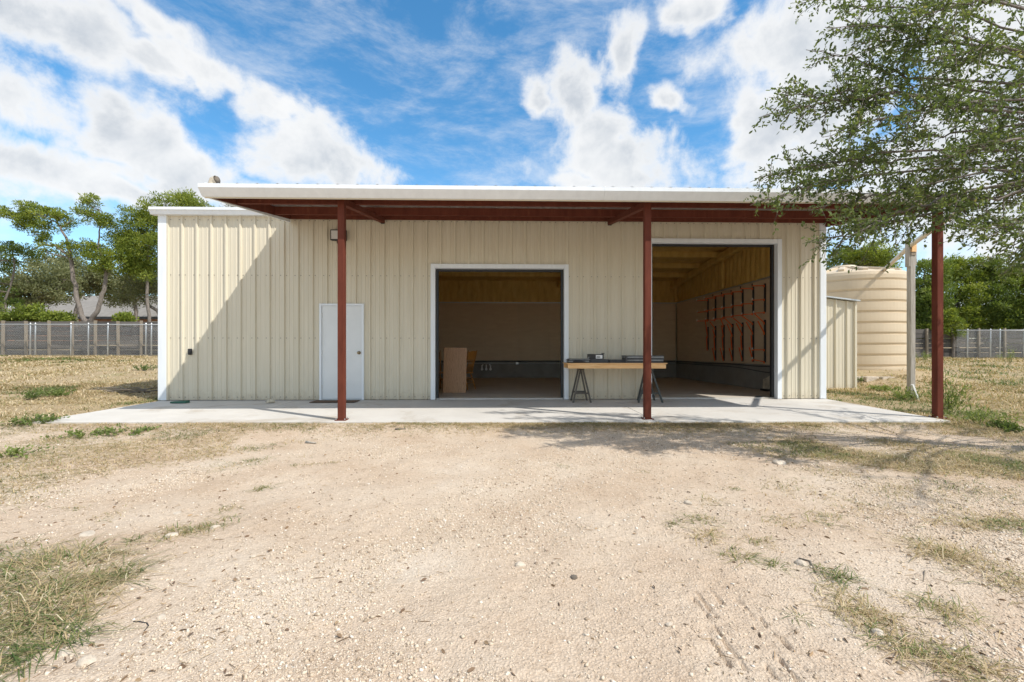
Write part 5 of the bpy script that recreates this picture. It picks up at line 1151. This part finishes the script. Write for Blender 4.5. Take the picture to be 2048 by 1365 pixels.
def weed(px, py, Z, rad, h, n, label, seed, tone=0.0, name='weed_plant', cat='weed', feather=False, stems=14):
    r2 = np.random.default_rng(500 + seed); p = onz(px, py, Z); gzv = float(ground(p.x, p.y)[0]); t = thing(name, (p.x, p.y, gzv), label, cat, 'weeds around the yard'); st_ = MB(); P, D = [], []
    for i in range(stems):
        a = r2.uniform(0, 2*math.pi); rr = rad*r2.random()**0.6; tip = Vector((p.x + math.cos(a)*rr, p.y + math.sin(a)*rr, gzv + h*(0.55 + 0.5*r2.random())*(1 - 0.45*rr/rad))); b0 = Vector((p.x + math.cos(a)*rr*0.25, p.y + math.sin(a)*rr*0.25, gzv - 0.02)); mid = b0.lerp(tip, 0.5) + Vector((0, 0, h*0.12))
        st_.tube([b0, mid, tip], [0.005, 0.004, 0.0015], 5, False)
        for k in range(n//stems):
            f = 0.25 + 0.75*r2.random(); q = b0.lerp(mid, f).lerp(mid.lerp(tip, f), f); dd = Vector(r2.normal(size=3)) + (tip - b0).normalized()*(1.2 if feather else 0.6) + Vector((0, 0, 0.3)); P.append(tuple(q + Vector(r2.normal(size=3))*(0.06 if feather else 0.015))); D.append(tuple(dd))
    st_.build('stem', M['weed'] if feather else M['twig'], t, True)
    rn = np.clip(0.45 + tone + 0.2*r2.normal(size=len(P)), 0, 1)
    foliage_obj('leaf_mass', [leaves(np.array(P), np.array(D), 0.09 if feather else 0.045, 0.16 if feather else 0.5, r2, 0.3, False, rn)], M['weed'], t)['kind'] = 'stuff'; return t
weed(66, 848, -0.08, 0.42, 0.15, 560, 'dark green leafy weed at the left front corner of the apron', 1, -0.1, stems=26)
weed(165, 872, -0.12, 0.40, 0.10, 300, 'pale green weed in front of the apron, left of the taller one', 2, 0.1)
weed(250, 868, -0.12, 0.42, 0.11, 300, 'green weed clump in front of the apron, level with the wall end', 3, 0.0)
weed(28, 912, -0.13, 0.42, 0.09, 260, 'straggly pale weed at the far left of the yard', 4, 0.2)
weed(118, 792, 0.03, 0.42, 0.20, 760, 'rounded grey-green bush on the dry bank left of the building', 5, 0.0)
weed(62, 797, 0.03, 0.34, 0.24, 330, 'sparse dark-leaved bush beside the rounded grey-green one', 6, -0.2)
weed(285, 752, 0.2, 0.5, 0.26, 560, 'dark green weed on the bank behind the building corner', 7, -0.2)
weed(1892, 826, -0.05, 0.36, 0.75, 700, 'feathery bright green plant growing around the red corner post', 8, 0.2, 'feathery_plant', 'plant', True, 22)
weed(1960, 842, -0.06, 0.5, 0.22, 460, 'low feathery green plant right of the red corner post', 9, 0.15, 'feathery_plant', 'plant', True, 18)
weed(1815, 800, 0.0, 0.42, 0.22, 500, 'low feathery green growth at the foot of the timber post', 10, 0.1, 'feathery_plant', 'plant', True, 18)
weed(1770, 782, 0.05, 0.45, 0.20, 700, 'bright green weed patch between shed and timber post', 11, 0.3, 'weed_plant', 'weed', False, 18)
weed(2010, 855, -0.08, 0.35, 0.12, 600, 'dark green mound of weed at the right edge below the fence', 12, -0.25)
weed(1722, 770, 0.1, 0.14, 0.2, 160, 'small green weed against the corner of the lean-to', 13, 0.0)
weed(1845, 728, 0.4, 0.7, 0.5, 500, 'wispy weed in the field between the two right posts', 14, 0.2, 'feathery_plant', 'plant', True, 14)
weed(2018, 735, 0.3, 0.4, 0.95, 260, 'tall thin yellow-flowered weed near the right fence', 15, 0.45, 'feathery_plant', 'plant', True, 8)

# brush pile by the building corner
def brush():
    r2 = np.random.default_rng(3); p = onz(300, 790, 0.03); p.x -= 0.15; t = thing('brush_pile', p, 'dark pile of dead branches on the ground against the left corner', 'brush')
    for k in range(16):
        a = p + Vector((r2.uniform(-0.75, 0.25), r2.uniform(-0.15, 0.35), r2.uniform(0.0, 0.10))); d = Vector((r2.uniform(0.3, 0.8)*r2.choice((-1, 1)), r2.normal()*0.15, r2.uniform(-0.02, 0.14)))
        b = a + d; b.x = min(b.x, -7.34); a.x = min(a.x, -7.34); MB().tube([a, (a+b)/2 + Vector((0, 0, 0.03)), b], [0.016, 0.012, 0.005], 5).build('branch', M['twig'], t, True)
brush()
# loose gravel
def gravel():
    n = 150000; r2 = np.random.default_rng(9)
    t_ = 1.45*(7.4/1.45)**(r2.random(n)**0.95); u = r2.uniform(-1.2, 1.2, n); x = t_*(math.sin(YAW) + u*math.cos(YAW)); y = -CAMD + t_*(math.cos(YAW) - u*math.sin(YAW))
    th_ = thatch_of(x, y); keep = (y < -2.85) & (rutdepth(x, y) < 0.004) & (r2.random(n) < np.clip(0.14 + 1.2*sstep(fbm(x*0.9+4, y*0.9, 4), 0.42, 0.62), 0, 1)*(1 - 0.6*th_)); x, y, t_ = x[keep], y[keep], t_[keep]; n = len(x)
    s = 0.0022*np.sqrt(t_)*(1 + r2.pareto(2.8, n)*0.75); s = np.minimum(s, 0.0105); z = ground(x, y) - rutdepth(x, y) + s*0.15
    o6 = np.array([[1,0,0],[0,1,0],[-1,0,0],[0,-1,0],[0.1,0,1],[0,0.1,-1]], float); a = r2.uniform(0, 2*math.pi, n); ca, sa = np.cos(a), np.sin(a)
    B = o6[None] + r2.normal(size=(n, 6, 3))*0.22; B = B*np.stack([0.8 + 0.6*r2.random(n), 0.8 + 0.5*r2.random(n), 0.55 + 0.4*r2.random(n)], 1)[:, None, :]
    X = B[..., 0]*ca[:, None] - B[..., 1]*sa[:, None]; Y_ = B[..., 0]*sa[:, None] + B[..., 1]*ca[:, None]
    V_ = np.stack([X, Y_, B[..., 2]], -1)*s[:, None, None] + np.stack([x, y, z], 1)[:, None, :]
    tri = np.array([[0,1,4],[1,2,4],[2,3,4],[3,0,4],[1,0,5],[2,1,5],[3,2,5],[0,3,5]]); F_ = ((np.arange(n)*6)[:, None, None] + tri[None]).reshape(-1, 3)
    rn = np.clip(0.55 + 0.25*r2.normal(size=n), 0, 1); rn = np.where(r2.random(n) < 0.05, 0.05, rn)
    tag(link('gravel', np_mesh('gravel', V_.reshape(-1, 3), F_, {'rnd': np.repeat(rn, 6)}), M['chip']), 'loose crushed limestone chips strewn over the drive', 'gravel', None, 'stuff'); print('chips', n)
gravel()
def litter():
    r2 = np.random.default_rng(12); n = 2600; t_ = 1.6*(7.0/1.6)**r2.random(n); u = r2.uniform(-1.15, 1.15, n); x = t_*(math.sin(YAW) + u*math.cos(YAW)); y = -CAMD + t_*(math.cos(YAW) - u*math.sin(YAW))
    keep = (y < -2.95) & (r2.random(n) < 0.15 + 0.85*sstep(np.abs(x - 0.4) + 0.5*fbm(x*2, y*2, 3), 0.6, 2.4)); x, y = x[keep], y[keep]; n = len(x); a = r2.uniform(0, 2*math.pi, n)
    P = np.stack([x, y, ground(x, y) + 0.004], 1); D = np.stack([np.cos(a), np.sin(a), 0.12*r2.normal(size=n)], 1); ch = []
    h = n//2; ch.append(leaves(P[:h], D[:h], 0.028, 0.45, r2, 0.4, True, np.clip(0.45 + 0.2*r2.normal(size=h), 0.3, 1))); ch.append(leaves(P[h:], D[h:], 0.055, 0.05, r2, 0.2, True, np.clip(0.7 + 0.2*r2.normal(size=n-h), 0.4, 1)))
    t = NT('dead_leaf'); m_ = t.set(t.ramp(t.attr('rnd'), [(0.3, (0.16, 0.10, 0.06)), (0.6, (0.34, 0.23, 0.13)), (1.0, (0.56, 0.44, 0.28))]), 0.8)
    tag(foliage_obj('leaf_litter', ch, m_, None), 'fallen dry leaves and straws scattered over the gravel', 'litter', None, 'stuff')
litter()
ROCKS = [(1040, 1134, 0.036, 'cream rock lying alone near the middle of the drive'), (172, 1324, 0.040, 'angular cream rock at the lower left edge of the gravel'), (127, 1306, 0.030, 'flat pale rock beside the lower left grass'), (432, 1230, 0.022, 'bluish pale pebble on the smooth gravel left of centre'), (324, 1236, 0.024, 'flat tan stone right of the lying grass'),
         (343, 1080, 0.040, 'cream rock in front of the small green grass strip'), (430, 1063, 0.036, 'cream rock at the right end of the small grass strip'), (480, 1278, 0.022, 'small white pebble at the bottom left of the drive'), (355, 1030, 0.075, 'long flat white stone set in the left gravel'), (178, 1068, 0.09, 'wide flat white stone near the left edge'), (505, 1124, 0.02, 'pale pebble left of the grass tip'),
         (1378, 1007, 0.045, 'white rock beside a dark green tuft right of centre'), (1450, 924, 0.07, 'flat white stone on the dark gravel at right'), (1560, 927, 0.13, 'broad flat pale stone slab in the right gravel'), (1495, 1019, 0.07, 'flat pale stone between the right grass tufts'), (2030, 928, 0.075, 'white rock in the grass at the right edge'), (1602, 1130, 0.035, 'dark-edged grey stone among the right tufts'), (1338, 1254, 0.02, 'pale pebble left of the tyre ruts'), (1148, 1158, 0.024, 'dark brown stone right of the central cream rock'), (1755, 1268, 0.03, 'pale stone beside the lower right dry tuft'), (525, 926, 0.07, 'flat white stone beside the left weeds'), (1540, 880, 0.06, 'small dark stone by the apron at right')]
for i, (px, py, s, lab) in enumerate(ROCKS):
    p = onz(px, py, -0.155); gzv = float(ground(p.x, p.y)[0]); flat = s > 0.06
    rock('rock', (p.x, p.y, gzv - (0.025 if flat else 0.35*s)), s*(0.85 if flat else 1), s*(0.6 if flat else 0.8), s*(0.28 if flat else 0.62), M['twig'] if 'dark brown' in lab else M['stone'], lab, i*1.3, i, 'loose rocks in the yard')
# sticks and a fallen leaf
def stick(pts, r, label, mat='twig'):
    P = [onz(p[0], p[1], -0.155) for p in pts]
    for q in P: q.z = float(ground(q.x, q.y)[0]) + r*0.7
    t = thing('stick', P[0], label, 'stick', 'sticks on the gravel'); MB().tube(P, [r]*(len(P)-1) + [r*0.5], 5).build('twig', M[mat], t, True)
stick([(267, 1241), (280, 1243), (294, 1247), (297, 1251), (288, 1261)], 0.0028, 'thin bent black twig on the gravel near the lying grass', 'rope')
stick([(293, 1186), (318, 1181)], 0.003, 'short straight tan straw above the bent twig', 'tan_post')
stick([(1598, 1122), (1620, 1128), (1632, 1150)], 0.005, 'brown bent stick among the right tufts')
stick([(612, 888), (632, 889)], 0.02, 'short grey stick lying in front of the left post', 'grey_wood')
stick([(790, 868), (812, 867)], 0.016, 'dark short stick near the top of the drive', 'twig')
stick([(1850, 1140), (1847, 1165)], 0.004, 'pale straw standing out of the big dry tuft', 'tan_post')
